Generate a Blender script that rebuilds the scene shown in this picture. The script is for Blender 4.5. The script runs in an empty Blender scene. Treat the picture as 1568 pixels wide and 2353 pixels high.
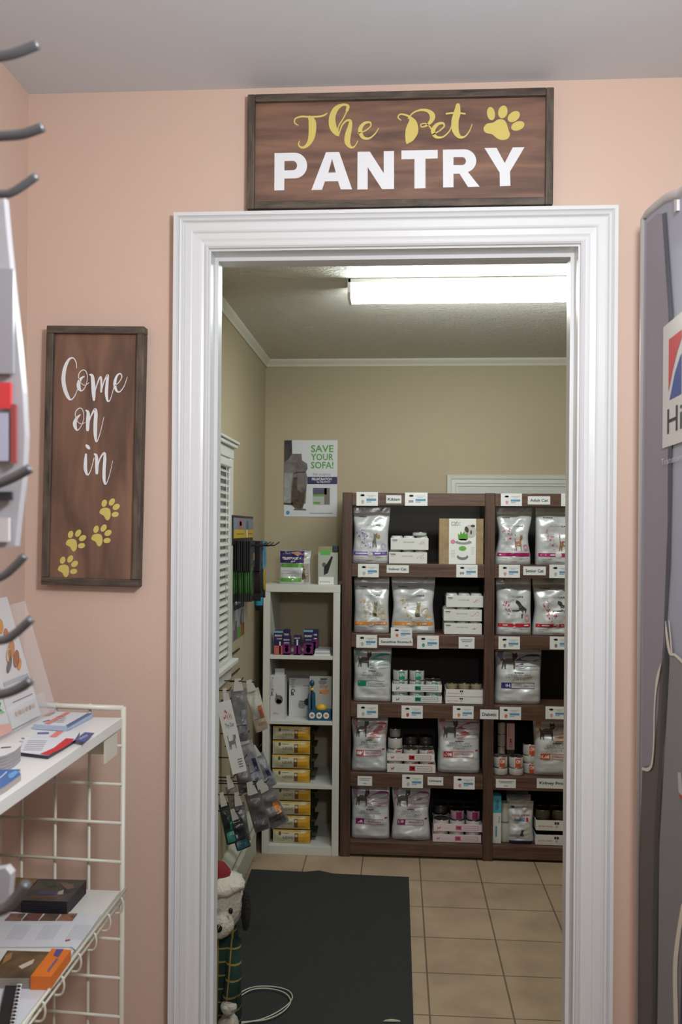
import bpy, math, random
from mathutils import Vector, Matrix, noise
from mathutils.geometry import tessellate_polygon
random.seed(7)
S = bpy.context.scene
COL = S.collection
# ------------------------------------------------------------------ camera
F = 2000.0; CX = 784.0; CY = 1216.0; YAW = math.atan(131/F); ROLL = 0.0075; H = 1.77
R_ = Vector((math.cos(YAW), math.sin(YAW), 0)); FW = Vector((-math.sin(YAW), math.cos(YAW), 0)); UP = Vector((0, 0, 1))
cam_d = bpy.data.cameras.new('camera'); cam = bpy.data.objects.new('camera', cam_d); COL.objects.link(cam)
cam_d.sensor_fit = 'VERTICAL'; cam_d.sensor_height = 36; cam_d.sensor_width = 24
cam_d.lens = F*36/2353; cam_d.shift_y = (CY-1176.5)/2353; cam_d.clip_start = 0.02
cr, sr = math.cos(ROLL), math.sin(ROLL)
xa = cr*R_ + sr*UP; ya = -sr*R_ + cr*UP; za = -FW
cam.matrix_world = Matrix(((xa.x, ya.x, za.x, 0), (xa.y, ya.y, za.y, 0), (xa.z, ya.z, za.z, H), (0, 0, 0, 1)))
cam_d.dof.use_dof = True; cam_d.dof.focus_distance = 2.8; cam_d.dof.aperture_fstop = 6.3
S.camera = cam
# ------------------------------------------------------------------ light, exposure
S.view_settings.view_transform = 'Standard'; S.view_settings.look = 'None'
S.view_settings.gamma = 1; S.view_settings.use_curve_mapping = False
S.view_settings.exposure = 0.0
w = bpy.data.worlds.new('world'); S.world = w; w.use_nodes = True
w.node_tree.nodes['Background'].inputs[0].default_value = (0.8, 0.85, 1, 1)
w.node_tree.nodes['Background'].inputs[1].default_value = 0.10
def area(name, loc, rot, sx, sy, power, col=(1, 1, 1)):
    l = bpy.data.lights.new(name, 'AREA'); l.shape = 'RECTANGLE'; l.size = sx; l.size_y = sy; l.energy = power; l.color = col
    o = bpy.data.objects.new(name, l); o.location = loc; o.rotation_euler = rot; COL.objects.link(o); return o
def point(name, loc, r, power, col=(1, 1, 1)):
    l = bpy.data.lights.new(name, 'POINT'); l.shadow_soft_size = r; l.energy = power; l.color = col
    o = bpy.data.objects.new(name, l); o.location = loc; COL.objects.link(o); return o
point('front_room_lamp', (0.28, 0.60, 2.36), 0.10, 54, (0.985, 0.99, 1.0))
point('front_room_rear_fill', (0.5, -1.0, 2.4), 0.15, 9, (1.0, 0.99, 0.98))  # weak fill light added behind the camera to lift camera-facing surfaces
LENS_EMIT = 40.0
def pray(u, v):
    ix = (u-CX)/F; iy = -(v-CY)/F
    x = ix*cr - iy*sr; y = ix*sr + iy*cr
    return x*R_ + y*UP + FW
CAM = Vector((0, 0, H))
def PY(u, v, Y): d = pray(u, v); return CAM + d*(Y/d.y)
def PX(u, v, X): d = pray(u, v); return CAM + d*(X/d.x)
def PZ(u, v, Z): d = pray(u, v); return CAM + d*((Z-H)/d.z)
# ------------------------------------------------------------------ materials
_M = {}
def lin(c): c = c/255; return c/12.92 if c <= 0.04045 else ((c+0.055)/1.055)**2.4
def mat(rgb, rough=0.5, metal=0.0, alpha=1.0, bump=None, trans=0.0, emit=0.0, var=None, spec=0.5):
    """bump=(scale,strength), var=(scale,rgb2,stretchxyz)"""
    k = (tuple(rgb), rough, metal, alpha, bump, trans, emit, var, spec)
    if k in _M: return _M[k]
    m = bpy.data.materials.new('m%d' % len(_M)); m.use_nodes = True; nt = m.node_tree; b = nt.nodes['Principled BSDF']
    c = tuple(lin(x) for x in rgb)+(1,)
    b.inputs['Base Color'].default_value = c; b.inputs['Roughness'].default_value = rough; b.inputs['Metallic'].default_value = metal
    b.inputs['Alpha'].default_value = alpha; b.inputs['Transmission Weight'].default_value = trans
    b.inputs['Specular IOR Level'].default_value = spec
    if emit: b.inputs['Emission Color'].default_value = c; b.inputs['Emission Strength'].default_value = emit
    if bump or var:
        tc = nt.nodes.new('ShaderNodeTexCoord')
    if var:
        mp = nt.nodes.new('ShaderNodeMapping'); mp.inputs['Scale'].default_value = var[2] if len(var) > 2 else (1, 1, 1)
        n = nt.nodes.new('ShaderNodeTexNoise'); n.inputs['Scale'].default_value = var[0]; n.inputs['Detail'].default_value = 6
        n.inputs['Distortion'].default_value = 0.6
        r = nt.nodes.new('ShaderNodeValToRGB'); r.color_ramp.elements[0].position = .32; r.color_ramp.elements[1].position = .68
        r.color_ramp.elements[0].color = c; r.color_ramp.elements[1].color = tuple(lin(x) for x in var[1])+(1,)
        nt.links.new(tc.outputs['Object'], mp.inputs[0]); nt.links.new(mp.outputs[0], n.inputs['Vector'])
        nt.links.new(n.outputs[0], r.inputs[0]); nt.links.new(r.outputs[0], b.inputs['Base Color'])
    if bump:
        n2 = nt.nodes.new('ShaderNodeTexNoise'); n2.inputs['Scale'].default_value = bump[0]; n2.inputs['Detail'].default_value = 4
        bp = nt.nodes.new('ShaderNodeBump'); bp.inputs['Strength'].default_value = bump[1]; bp.inputs['Distance'].default_value = 0.01
        nt.links.new(tc.outputs['Object'], n2.inputs['Vector']); nt.links.new(n2.outputs[0], bp.inputs['Height']); nt.links.new(bp.outputs[0], b.inputs['Normal'])
    _M[k] = m; return m
WHITE = mat((232, 232, 232), 0.35); PAPER = mat((226, 228, 230), 0.55); INK = mat((45, 42, 48), 0.6); GREYINK = mat((125, 125, 130), 0.6)
LGREY = mat((178, 180, 184), 0.6)
TRIM = mat((219, 222, 224), 0.28); METAL = mat((190, 190, 188), 0.25, 0.9); BLACK = mat((22, 22, 24), 0.4)
PEACH = mat((208, 182, 166), 0.6, bump=(160, 0.05)); TAN = mat((180, 167, 141), 0.6, bump=(160, 0.05))
FOIL = mat((205, 207, 210), 0.3, 0.15, bump=(14, 0.25)); FOILD = mat((168, 170, 174), 0.3, 0.3)
# ------------------------------------------------------------------ mesh builder
class MB:
    def __init__(s, M=None): s.v = []; s.f = []; s.m = []; s.mats = []; s.M = M or Matrix.Identity(4); s.sm = []
    def mi(s, m):
        if m not in s.mats: s.mats.append(m)
        return s.mats.index(m)
    def add(s, vs, fs, m, smooth=False):
        b = len(s.v); s.v += [s.M @ Vector(p) for p in vs]; k = s.mi(m)
        for f in fs: s.f.append([b+i for i in f]); s.m.append(k); s.sm.append(smooth)
    def box(s, x0, x1, y0, y1, z0, z1, m):
        vs = [(x, y, z) for z in (z0, z1) for y in (y0, y1) for x in (x0, x1)]
        s.add(vs, [(0, 2, 3, 1), (4, 5, 7, 6), (0, 1, 5, 4), (2, 6, 7, 3), (0, 4, 6, 2), (1, 3, 7, 5)], m); return s
    def poly(s, pts, m, holes=()):
        loops = [[Vector(p) for p in pts]]+[[Vector(p) for p in h] for h in holes]
        tr = tessellate_polygon(loops); s.add([p for l in loops for p in l], [tuple(t) for t in tr], m); return s
    def prism(s, pts, off, m, m2=None):
        """pts: 3d loop; off: Vector extrusion"""
        pts = [Vector(p) for p in pts]; off = Vector(off); n = len(pts); tr = [tuple(t) for t in tessellate_polygon([pts])]
        s.add(pts, tr, m); s.add([p+off for p in pts], [t[::-1] for t in tr], m2 or m)
        s.add(pts+[p+off for p in pts], [(i, (i+1) % n, n+(i+1) % n, n+i) for i in range(n)], m2 or m); return s
    def tube(s, pts, r, m, n=8, cap=True):
        pts = [Vector(p) for p in pts]; rs = r if isinstance(r, (list, tuple)) else [r]*len(pts)
        vs = []; fs = []; pv = None
        for i, p in enumerate(pts):
            t = (pts[min(i+1, len(pts)-1)]-pts[max(i-1, 0)]).normalized()
            if pv is None: a = t.orthogonal().normalized()
            else: a = (pv - t*pv.dot(t)).normalized()
            pv = a; b = t.cross(a)
            for k in range(n): th = 2*math.pi*k/n; vs.append(p+(a*math.cos(th)+b*math.sin(th))*rs[i])
        for i in range(len(pts)-1):
            for k in range(n): fs.append((i*n+k, i*n+(k+1) % n, (i+1)*n+(k+1) % n, (i+1)*n+k))
        if cap: fs.append(tuple(range(n))[::-1]); fs.append(tuple((len(pts)-1)*n+k for k in range(n)))
        s.add(vs, fs, m, True); return s
    def lathe(s, prof, m, n=24, c=(0, 0, 0)):
        vs = []; fs = []; c = Vector(c)
        for r, z in prof:
            for k in range(n): th = 2*math.pi*k/n; vs.append(c+Vector((r*math.cos(th), r*math.sin(th), z)))
        for i in range(len(prof)-1):
            for k in range(n): fs.append((i*n+k, i*n+(k+1) % n, (i+1)*n+(k+1) % n, (i+1)*n+k))
        s.add(vs, fs, m, True); return s
    def sphere(s, c, rx, ry, rz, m, n=16):
        c = Vector(c); vs = []; fs = []
        for i in range(n//2+1):
            ph = math.pi*i/(n//2)
            for k in range(n): th = 2*math.pi*k/n; vs.append(c+Vector((rx*math.sin(ph)*math.cos(th), ry*math.sin(ph)*math.sin(th), rz*math.cos(ph))))
        for i in range(n//2):
            for k in range(n): fs.append((i*n+k, (i+1)*n+k, (i+1)*n+(k+1) % n, i*n+(k+1) % n))
        s.add(vs, fs, m, True); return s
    def build(s, name, parent=None, bevel=0):
        me = bpy.data.meshes.new(name); me.from_pydata([tuple(p) for p in s.v], [], s.f)
        for m in s.mats: me.materials.append(m)
        me.polygons.foreach_set('material_index', s.m); me.polygons.foreach_set('use_smooth', s.sm); me.update()
        o = bpy.data.objects.new(name, me); COL.objects.link(o)
        if parent: o.parent = parent
        if bevel:
            md = o.modifiers.new('bevel', 'BEVEL'); md.width = bevel; md.segments = 2; md.limit_method = 'ANGLE'
        return o
def tag(o, label, cat=None, group=None):
    o['label'] = label
    if cat: o['category'] = cat
    if group: o['group'] = group
    return o
def thing(name, label, cat, loc=(0, 0, 0), rz=0, group=None):
    o = bpy.data.objects.new(name, None); COL.objects.link(o); o.location = loc; o.rotation_euler = (0, 0, rz); o.empty_display_size = 0.05
    return tag(o, label, cat, group)
def struct(o): o['kind'] = 'structure'; return o
def kids(o): return [c for c in list(COL.objects) if c.parent == o]
def copy_tree(o, parent=None):
    c = o.copy(); COL.objects.link(c)
    if parent: c.parent = parent
    for ch in kids(o): copy_tree(ch, c)
    return c
def place_copy(proto, used, loc, rz=0, label=None, group=None):
    o = proto if not used else copy_tree(proto)
    o.location = loc; o.rotation_euler = (0, 0, rz)
    if label: o['label'] = label
    if group: o['group'] = group
    return o
# ------------------------------------------------------------------ text & strokes
_T = {}
def text_tris(s, bold=0.0):
    """unit text: cap height normalised ~0.7, returns verts 2D, tris, bounds"""
    k = (s, bold)
    if k in _T: return _T[k]
    cu = bpy.data.curves.new('t', 'FONT'); cu.body = s; cu.size = 1; cu.offset = bold; cu.resolution_u = 2; cu.fill_mode = 'FRONT'
    o = bpy.data.objects.new('t', cu); COL.objects.link(o); dg = bpy.context.evaluated_depsgraph_get(); dg.update()
    me = o.evaluated_get(dg).to_mesh(); me.calc_loop_triangles()
    vs = [(v.co.x, v.co.y) for v in me.vertices]; ts = [tuple(t.vertices) for t in me.loop_triangles]
    o.evaluated_get(dg).to_mesh_clear(); bpy.data.objects.remove(o); bpy.data.curves.remove(cu)
    xs = [p[0] for p in vs]; ys = [p[1] for p in vs]; b = (min(xs), max(xs), min(ys), max(ys))
    _T[k] = (vs, ts, b); return _T[k]
def put_text(mb, fn, s, x0, x1, y0, y1, m, bold=0.0, rot=0):
    """fit text s in rectangle of the surface's own 2D coords; fn(x,y)->3D"""
    vs, ts, b = text_tris(s, bold); W = b[1]-b[0]; Hh = b[3]-b[2]
    out = []
    for x, y in vs:
        a = (x-b[0])/W; c = (y-b[2])/Hh
        if rot == 90: a, c = 1-c, a
        if rot == -90: a, c = c, 1-a
        out.append(fn(x0+a*(x1-x0), y0+c*(y1-y0)))
    mb.add(out, ts, m)
def put_rect(mb, fn, x0, x1, y0, y1, m, nx=1, ny=1):
    vs = [fn(x0+(x1-x0)*i/nx, y0+(y1-y0)*j/ny) for j in range(ny+1) for i in range(nx+1)]
    mb.add(vs, [(j*(nx+1)+i, j*(nx+1)+i+1, (j+1)*(nx+1)+i+1, (j+1)*(nx+1)+i) for j in range(ny) for i in range(nx)], m)
def put_poly(mb, fn, pts, m, holes=()):
    mx = [Vector((p[0], p[1], 0)) for p in pts]; hs = [[Vector((p[0], p[1], 0)) for p in h] for h in holes]
    tr = tessellate_polygon([mx]+hs); al = mx+[p for h in hs for p in h]
    mb.add([fn(p.x, p.y) for p in al], [tuple(t) for t in tr], m)
def put_ell(mb, fn, cx, cy, rx, ry, m, rot=0, n=16):
    c, s_ = math.cos(math.radians(rot)), math.sin(math.radians(rot)); pts = []
    for k in range(n):
        a = rx*math.cos(2*math.pi*k/n); b = ry*math.sin(2*math.pi*k/n); pts.append((cx+a*c-b*s_, cy+a*s_+b*c))
    put_poly(mb, fn, pts, m)
def crom(P, n=6):
    out = []
    for i in range(len(P)-1):
        p0, p1, p2, p3 = P[max(i-1, 0)], P[i], P[i+1], P[min(i+2, len(P)-1)]
        for k in range(n):
            t = k/n; out.append(tuple(0.5*(2*p1[j]+(p2[j]-p0[j])*t+(2*p0[j]-5*p1[j]+4*p2[j]-p3[j])*t*t+(3*p1[j]-p0[j]-3*p2[j]+p3[j])*t**3) for j in range(len(p1))))
    out.append(tuple(P[-1])); return out
def put_stroke(mb, fn, P, m):
    Q = crom(P); L = []; Rr = []
    for i, q in enumerate(Q):
        a = Q[max(i-1, 0)]; b = Q[min(i+1, len(Q)-1)]; dx, dy = b[0]-a[0], b[1]-a[1]; l = math.hypot(dx, dy) or 1
        nx, ny = -dy/l, dx/l; h = max(q[2], 2)/2; L.append((q[0]+nx*h, q[1]+ny*h)); Rr.append((q[0]-nx*h, q[1]-ny*h))
    vs = [fn(*p) for p in L]+[fn(*p) for p in Rr]; n = len(Q)
    mb.add(vs, [(i, i+1, n+i+1, n+i) for i in range(n-1)], m)
    for q, o_ in ((Q[0], Q[1]), (Q[-1], Q[-2])):
        r = max(q[2], 2)/2; th = math.atan2(q[1]-o_[1], q[0]-o_[0]); put_poly(mb, fn, [(q[0]+r*math.cos(th+math.pi*(k/8-.5)), q[1]+r*math.sin(th+math.pi*(k/8-.5))) for k in range(9)], m)
# cat silhouettes in unit box
CAT_WALK = [(0, .95), (.06, 1), (.12, .9), (.1, .6), (.2, .55), (.6, .58), (.68, .8), (.7, 1), (.78, .9), (.88, .92), (.95, 1), (1, .78), (.92, .65), (.84, .6), (.82, .35), (.8, 0), (.72, 0), (.7, .3), (.3, .3), (.25, .15), (.26, 0), (.17, 0), (.14, .25), (.06, .0), (-.02, 0), (.04, .35), (.03, .6)]
CAT_SIT = [(.2, 0), (.15, .3), (.3, .55), (.35, .75), (.3, 1), (.42, .9), (.55, .9), (.68, 1), (.7, .75), (.6, .6), (.62, .3), (.7, 0), (.5, .03), (.48, .25), (.4, .03)]
def put_cat(mb, fn, shape, x, y, w_, h_, m):
    put_poly(mb, fn, [(x+a*w_, y+b*h_) for a, b in shape], m)
# ================================================================== STRUCTURE
W = 1.96; WT = 0.12; CEIL = 2.77; BW = 5.12; LX = -0.79; FLX = -0.86
# door opening (inner faces)
OL = PY(477, 1200, W).x; OR = PY(1329, 1200, W).x; OT = PY(900, 568, W).z
CASL = PY(401, 1200, W).x; CASR = PY(1408, 1200, W).x; CAST = PY(900, 491, W).z
mb = MB()
mb.box(FLX-.1, OL, W, W+WT, 0, CEIL, PEACH); mb.box(OR, 2.6, W, W+WT, 0, CEIL, PEACH); mb.box(OL, OR, W, W+WT, OT, CEIL, PEACH)
struct(mb.build('wall_front'))
struct(MB().box(FLX-.1, FLX, -2.2, W, 0, CEIL, PEACH).build('wall_left'))
PEACHD = mat((176, 146, 128), 0.7)  # unseen walls, toned darker than the front wall to cut bounced light
struct(MB().box(2.1, 2.2, -2.2, W, 0, CEIL, PEACHD).build('wall_right'))
struct(MB().box(FLX-.1, 2.2, -2.3, -2.2, 0, CEIL, PEACHD).build('wall_rear'))
CEILM = mat((204, 209, 215), 0.7)
struct(MB().box(FLX-.1, 2.2, -2.3, W+.0, CEIL, CEIL+.1, CEILM).build('ceiling'))
struct(MB().box(LX-.1, 2.7, BW, BW+.1, 0, CEIL, TAN).build('wall_back'))
struct(MB().box(LX-.1, LX, W+WT, BW, 0, CEIL, TAN).build('wall_back_left'))
struct(MB().box(2.6, 2.7, W+WT, BW, 0, CEIL, TAN).build('wall_back_right'))
# inner skin of the dividing wall on the back-room side
mb = MB(); y0, y1 = W+WT, W+WT+.004
mb.box(LX, OL, y0, y1, 0, CEIL, TAN); mb.box(OR, 2.6, y0, y1, 0, CEIL, TAN); mb.box(OL, OR, y0, y1, OT, CEIL, TAN)
struct(mb.build('wall_divider'))
# stippled back ceiling
m = bpy.data.materials.new('stipple'); m.use_nodes = True; nt = m.node_tree; b = nt.nodes['Principled BSDF']
b.inputs['Base Color'].default_value = (lin(240), lin(238), lin(232), 1); b.inputs['Roughness'].default_value = .75
tc = nt.nodes.new('ShaderNodeTexCoord'); mp = nt.nodes.new('ShaderNodeMapping'); mp.inputs['Scale'].default_value = (1, 2.2, 1)
n1 = nt.nodes.new('ShaderNodeTexNoise'); n1.inputs['Scale'].default_value = 22; n1.inputs['Detail'].default_value = 8; n1.inputs['Distortion'].default_value = 2.2
bp = nt.nodes.new('ShaderNodeBump'); bp.inputs['Strength'].default_value = 1.0; bp.inputs['Distance'].default_value = .02
nt.links.new(tc.outputs['Object'], mp.inputs[0]); nt.links.new(mp.outputs[0], n1.inputs['Vector']); nt.links.new(n1.outputs[0], bp.inputs['Height']); nt.links.new(bp.outputs[0], b.inputs['Normal'])
struct(MB().box(LX-.1, 2.7, W, BW+.1, CEIL, CEIL+.1, m).build('ceiling_back'))
# tiled floor
m = bpy.data.materials.new('tiles'); m.use_nodes = True; nt = m.node_tree; b = nt.nodes['Principled BSDF']; b.inputs['Roughness'].default_value = .42
tc = nt.nodes.new('ShaderNodeTexCoord'); mp = nt.nodes.new('ShaderNodeMapping')
p0 = PZ(1130, 2121, 0)
mp.inputs['Location'].default_value = (-p0.x + .305*6 , -3.80+.305*14, 0)
br = nt.nodes.new('ShaderNodeTexBrick'); br.offset = 0; br.squash = 1; br.inputs['Scale'].default_value = 1
br.inputs['Brick Width'].default_value = .305; br.inputs['Row Height'].default_value = .305; br.inputs['Mortar Size'].default_value = .004; br.inputs['Mortar Smooth'].default_value = .3
br.inputs['Color1'].default_value = (lin(176), lin(156), lin(134), 1); br.inputs['Color2'].default_value = (lin(184), lin(164), lin(142), 1); br.inputs['Mortar'].default_value = (lin(118), lin(102), lin(86), 1)
no = nt.nodes.new('ShaderNodeTexNoise'); no.inputs['Scale'].default_value = 5; no.inputs['Detail'].default_value = 6
mx = nt.nodes.new('ShaderNodeMix'); mx.data_type = 'RGBA'; mx.blend_type = 'MULTIPLY'; mx.inputs['Factor'].default_value = 1
rp = nt.nodes.new('ShaderNodeValToRGB'); rp.color_ramp.elements[0].position = .3; rp.color_ramp.elements[0].color = (.78, .74, .7, 1); rp.color_ramp.elements[1].position = .7; rp.color_ramp.elements[1].color = (1.08, 1.05, 1, 1)
nt.links.new(tc.outputs['Object'], mp.inputs[0]); nt.links.new(mp.outputs[0], br.inputs['Vector']); nt.links.new(tc.outputs['Object'], no.inputs['Vector']); nt.links.new(no.outputs[0], rp.inputs[0])
nt.links.new(br.outputs['Color'], mx.inputs['A']); nt.links.new(rp.outputs[0], mx.inputs['B']); nt.links.new(mx.outputs['Result'], b.inputs['Base Color'])
bp = nt.nodes.new('ShaderNodeBump'); bp.inputs['Strength'].default_value = .4; bp.inputs['Distance'].default_value = .003; bp.invert = True
nt.links.new(br.outputs['Fac'], bp.inputs['Height']); nt.links.new(bp.outputs[0], b.inputs['Normal'])
struct(MB().box(FLX-.1, 2.7, -2.3, BW+.1, -.1, 0, m).build('floor'))
# ---- door casing (profiled) with jambs
d1 = struct(bpy.data.objects.new('door_1', None)); COL.objects.link(d1); d1.location = (0, W, 0)
# profile: (distance outward from opening edge 0..cw , protrusion)
def casing(parent, xl, xr, zt, zb, cw, y, sgn, prof, m, name='casing'):
    """mitred casing round an opening; sgn=-1 protrudes to -Y; local to parent at (0,y)"""
    def side(path, nm):
        mb = MB(); n = len(prof); vs = []
        for (bx, bz, ox, oz) in path:
            for d, p in prof: vs.append((bx+ox*d*cw, sgn*p, bz+oz*d*cw))
        fs = [(i, i+1, n+i+1, n+i) for i in range(n-1)]; mb.add(vs, fs, m); mb.build(nm, parent)
    side([(xl, zb, -1, 0), (xl, zt, -1, 1)], name); side([(xl, zt, -1, 1), (xr, zt, 1, 1)], name); side([(xr, zt, 1, 1), (xr, zb, 1, 0)], name)
cw = OL-CASL
prof = [(0, 0), (0, .010), (.05, .014), (.10, .012), (.13, .008), (.2, .010), (.26, .013), (.42, .014), (.46, .0175), (.5, .019), (.68, .019), (.70, .016), (.73, .018), (.77, .024), (.82, .026), (.86, .021), (.9, .028), (1, .028), (1, 0)]
casing(d1, OL, OR, OT, 0, cw, 0, -1, prof, TRIM)
jd = WT+.004
J = MB(); J.box(OL-.01, OL+.004, -.001, jd, 0, OT-.004, TRIM); J.build('jamb', d1)
J = MB(); J.box(OR-.004, OR+.01, -.001, jd, 0, OT-.004, TRIM); J.build('jamb', d1)
J = MB(); J.box(OL-.01, OR+.01, -.001, jd, OT-.004, OT+.01, TRIM); J.build('jamb', d1)
MB().box(OL+.003, OL+.012, .045, .085, 0, OT-.003, TRIM).build('door_stop', d1)
MB().box(OR-.012, OR-.003, .045, .085, 0, OT-.003, TRIM).build('door_stop', d1)
MB().box(OL+.003, OR-.003, .0452, .0848, OT-.013, OT-.003, TRIM).build('door_stop', d1)
# ---- crown moulding in back room
CR = mat((214, 212, 200), .45)
mb = MB(); pr = [(0, -.042), (.008, -.042), (.012, -.03), (.026, -.012), (.03, 0), (0, 0)]
def crown(name, p, q, nrm):
    mb = MB(); n = len(pr)
    vs = [Vector(e)+Vector(nrm)*a+Vector((0, 0, c)) for e in (p, q) for a, c in pr]
    mb.add(vs, [(i, (i+1) % n, n+(i+1) % n, n+i) for i in range(n)], CR); struct(mb.build(name))
crown('trim_1', (LX, BW, CEIL), (2.6, BW, CEIL), (0, -1, 0)); crown('trim_2', (LX, W+WT+.01, CEIL), (LX, BW, CEIL), (1, 0, 0))
# ---- door_2 behind the brown shelves
d2 = struct(bpy.data.objects.new('door_2', None)); COL.objects.link(d2); d2.location = (0, BW, 0)
a = PY(1053, 1150, BW); c0 = PY(1028, 1090, BW); xr = a.x+.80; zt = PY(1053, 1117, BW).z
casing(d2, a.x, xr, zt, 0, a.x-c0.x, 0, -1, [(0, 0), (0, .012), (.2, .012), (.25, .016), (.6, .016), (.65, .022), (1, .026), (1, 0)], mat((212, 213, 208), .4))
MB().box(a.x, xr, -.006, -.001, 0, zt, mat((205, 207, 204), .45)).build('door_leaf', d2)
# ---- window_1 on the back-room left wall
w1 = struct(bpy.data.objects.new('window_1', None)); COL.objects.link(w1); w1.location = (LX, 0, 0)
WY1 = PX(527, 1200, LX+.02).y; WY0 = WY1-.85; WZ1 = PX(527, 1052, LX+.02).z; WZ0 = PX(530, 1500, LX+.02).z
WM = mat((214, 215, 210), .4)
mb = MB(); mb.box(.0, .022, WY1, WY1+.085, WZ0-.03, WZ1+.0, WM); mb.build('window_frame', w1, .003)
mb = MB(); mb.box(.0, .022, WY0-.085, WY0, WZ0-.03, WZ1, WM); mb.build('window_frame', w1, .003)
mb = MB(); mb.box(.0, .024, WY0-.085, WY1+.085, WZ1, WZ1+.05, WM); mb.box(0, .04, WY0-.095, WY1+.095, WZ1+.05, WZ1+.068, WM); mb.box(0, .05, WY0-.1, WY1+.1, WZ1+.068, WZ1+.08, WM); mb.build('window_frame', w1, .003)
MB().box(0, .05, WY0-.1, WY1+.1, WZ0-.05, WZ0-.03, WM).build('window_sill', w1, .003)
MB().box(0, .02, WY0-.08, WY1+.08, WZ0-.12, WZ0-.05, WM).build('apron', w1, .003)
MB().box(.0005, .003, WY0, WY1, WZ0-.03, WZ1, mat((150, 158, 165), .1)).build('pane', w1)
bl = thing('window_blind', 'white horizontal slat blind lowered over the back room side window', 'blind', (LX, 0, 0))
mb = MB(); nz = 26
for i in range(nz):
    z = WZ0+.0+(WZ1-.05-WZ0)*(i+.5)/nz
    mb.add([(.006, WY0+.005, z+.012), (.026, WY0+.005, z-.006), (.026, WY1-.005, z-.006), (.006, WY1-.005, z+.012)], [(0, 1, 2, 3)], mat((208, 209, 204), .4))
    mb.add([(.005, WY0+.005, z+.010), (.025, WY0+.005, z-.008), (.025, WY1-.005, z-.008), (.005, WY1-.005, z+.010)], [(3, 2, 1, 0)], mat((208, 209, 204), .4))
mb.build('slats', bl)
MB().box(.004, .034, WY0+.003, WY1-.003, WZ1-.045, WZ1-.01, WM).build('headrail', bl, .003)
MB().box(.006, .026, WY0+.005, WY1-.005, WZ0-.028, WZ0-.01, WM).build('bottom_rail', bl, .003)
MB().tube([(.03, WY1-.06, WZ1-.05), (.03, WY1-.06, WZ0+.0)], .0015, WM, 5).tube([(.03, WY1-.12, WZ1-.05), (.03, WY1-.12, WZ0+.25)], .0015, WM, 5).build('cord', bl)
# ---- ceiling light in the back room
LY = 3.46; lz = CEIL; lx0 = PY(799, 672, LY).x
LT = thing('ceiling_light', 'long fluorescent wraparound ceiling light glowing white in the back room', 'ceiling light', (lx0, LY, lz))
LL = 1.22
mb = MB(); mb.box(0, LL, 0, .13, -.018, 0, WHITE); mb.build('housing', LT, .002)
mb = MB(); vs = []; prf = [(0.002, -.018), (.004, -.055), (.02, -.075), (.11, -.075), (.126, -.055), (.128, -.018)]; n = len(prf)
LENS = mat((248, 255, 248), .4, emit=LENS_EMIT)
for x in (.012, LL-.012): vs += [(x, a, b) for a, b in prf]
mb.add(vs, [(i, i+1, n+i+1, n+i) for i in range(n-1)], LENS); mb.build('diffuser', LT)
for x in (0, LL-.012):
    MB().prism([(x, a*1.0, b-.001) for a, b in [(0, 0), (0, -.056), (.018, -.078), (.112, -.078), (.13, -.056), (.13, 0)]], (.012, 0, 0), WHITE).build('end_cap', LT)
# ---- baseboard heater
hx = -.742
ht = thing('baseboard_heater', 'long cream metal baseboard heater along the back room left wall', 'heater', (LX, 3.5, 0))
HM = mat((196, 198, 186), .4); y0, y1 = -1.3, 1.08
mb = MB(); wd = hx-LX
mb.prism([(0.001, y0, .03), (wd-.012, y0, .03), (wd, y0, .05), (wd, y0, .165), (wd-.01, y0, .18), (0.001, y0, .18)], (0, y1-y0, 0), HM); mb.build('front_panel', ht)
mb = MB(); mb.prism([(0.001, y0, .235), (wd-.01, y0, .215), (wd, y0, .222), (wd-.006, y0, .232), (.012, y0, .262), (0.001, y0, .262)], (0, y1-y0, 0), HM); mb.build('top_hood', ht)
MB().box(.002, wd-.018, y0+.01, y1-.01, .175, .235, mat((70, 72, 70), .6)).build('fins', ht)
MB().box(0.001, wd+.001, y1, y1+.012, .03, .265, HM).build('end_cap', ht, .002)

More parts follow.
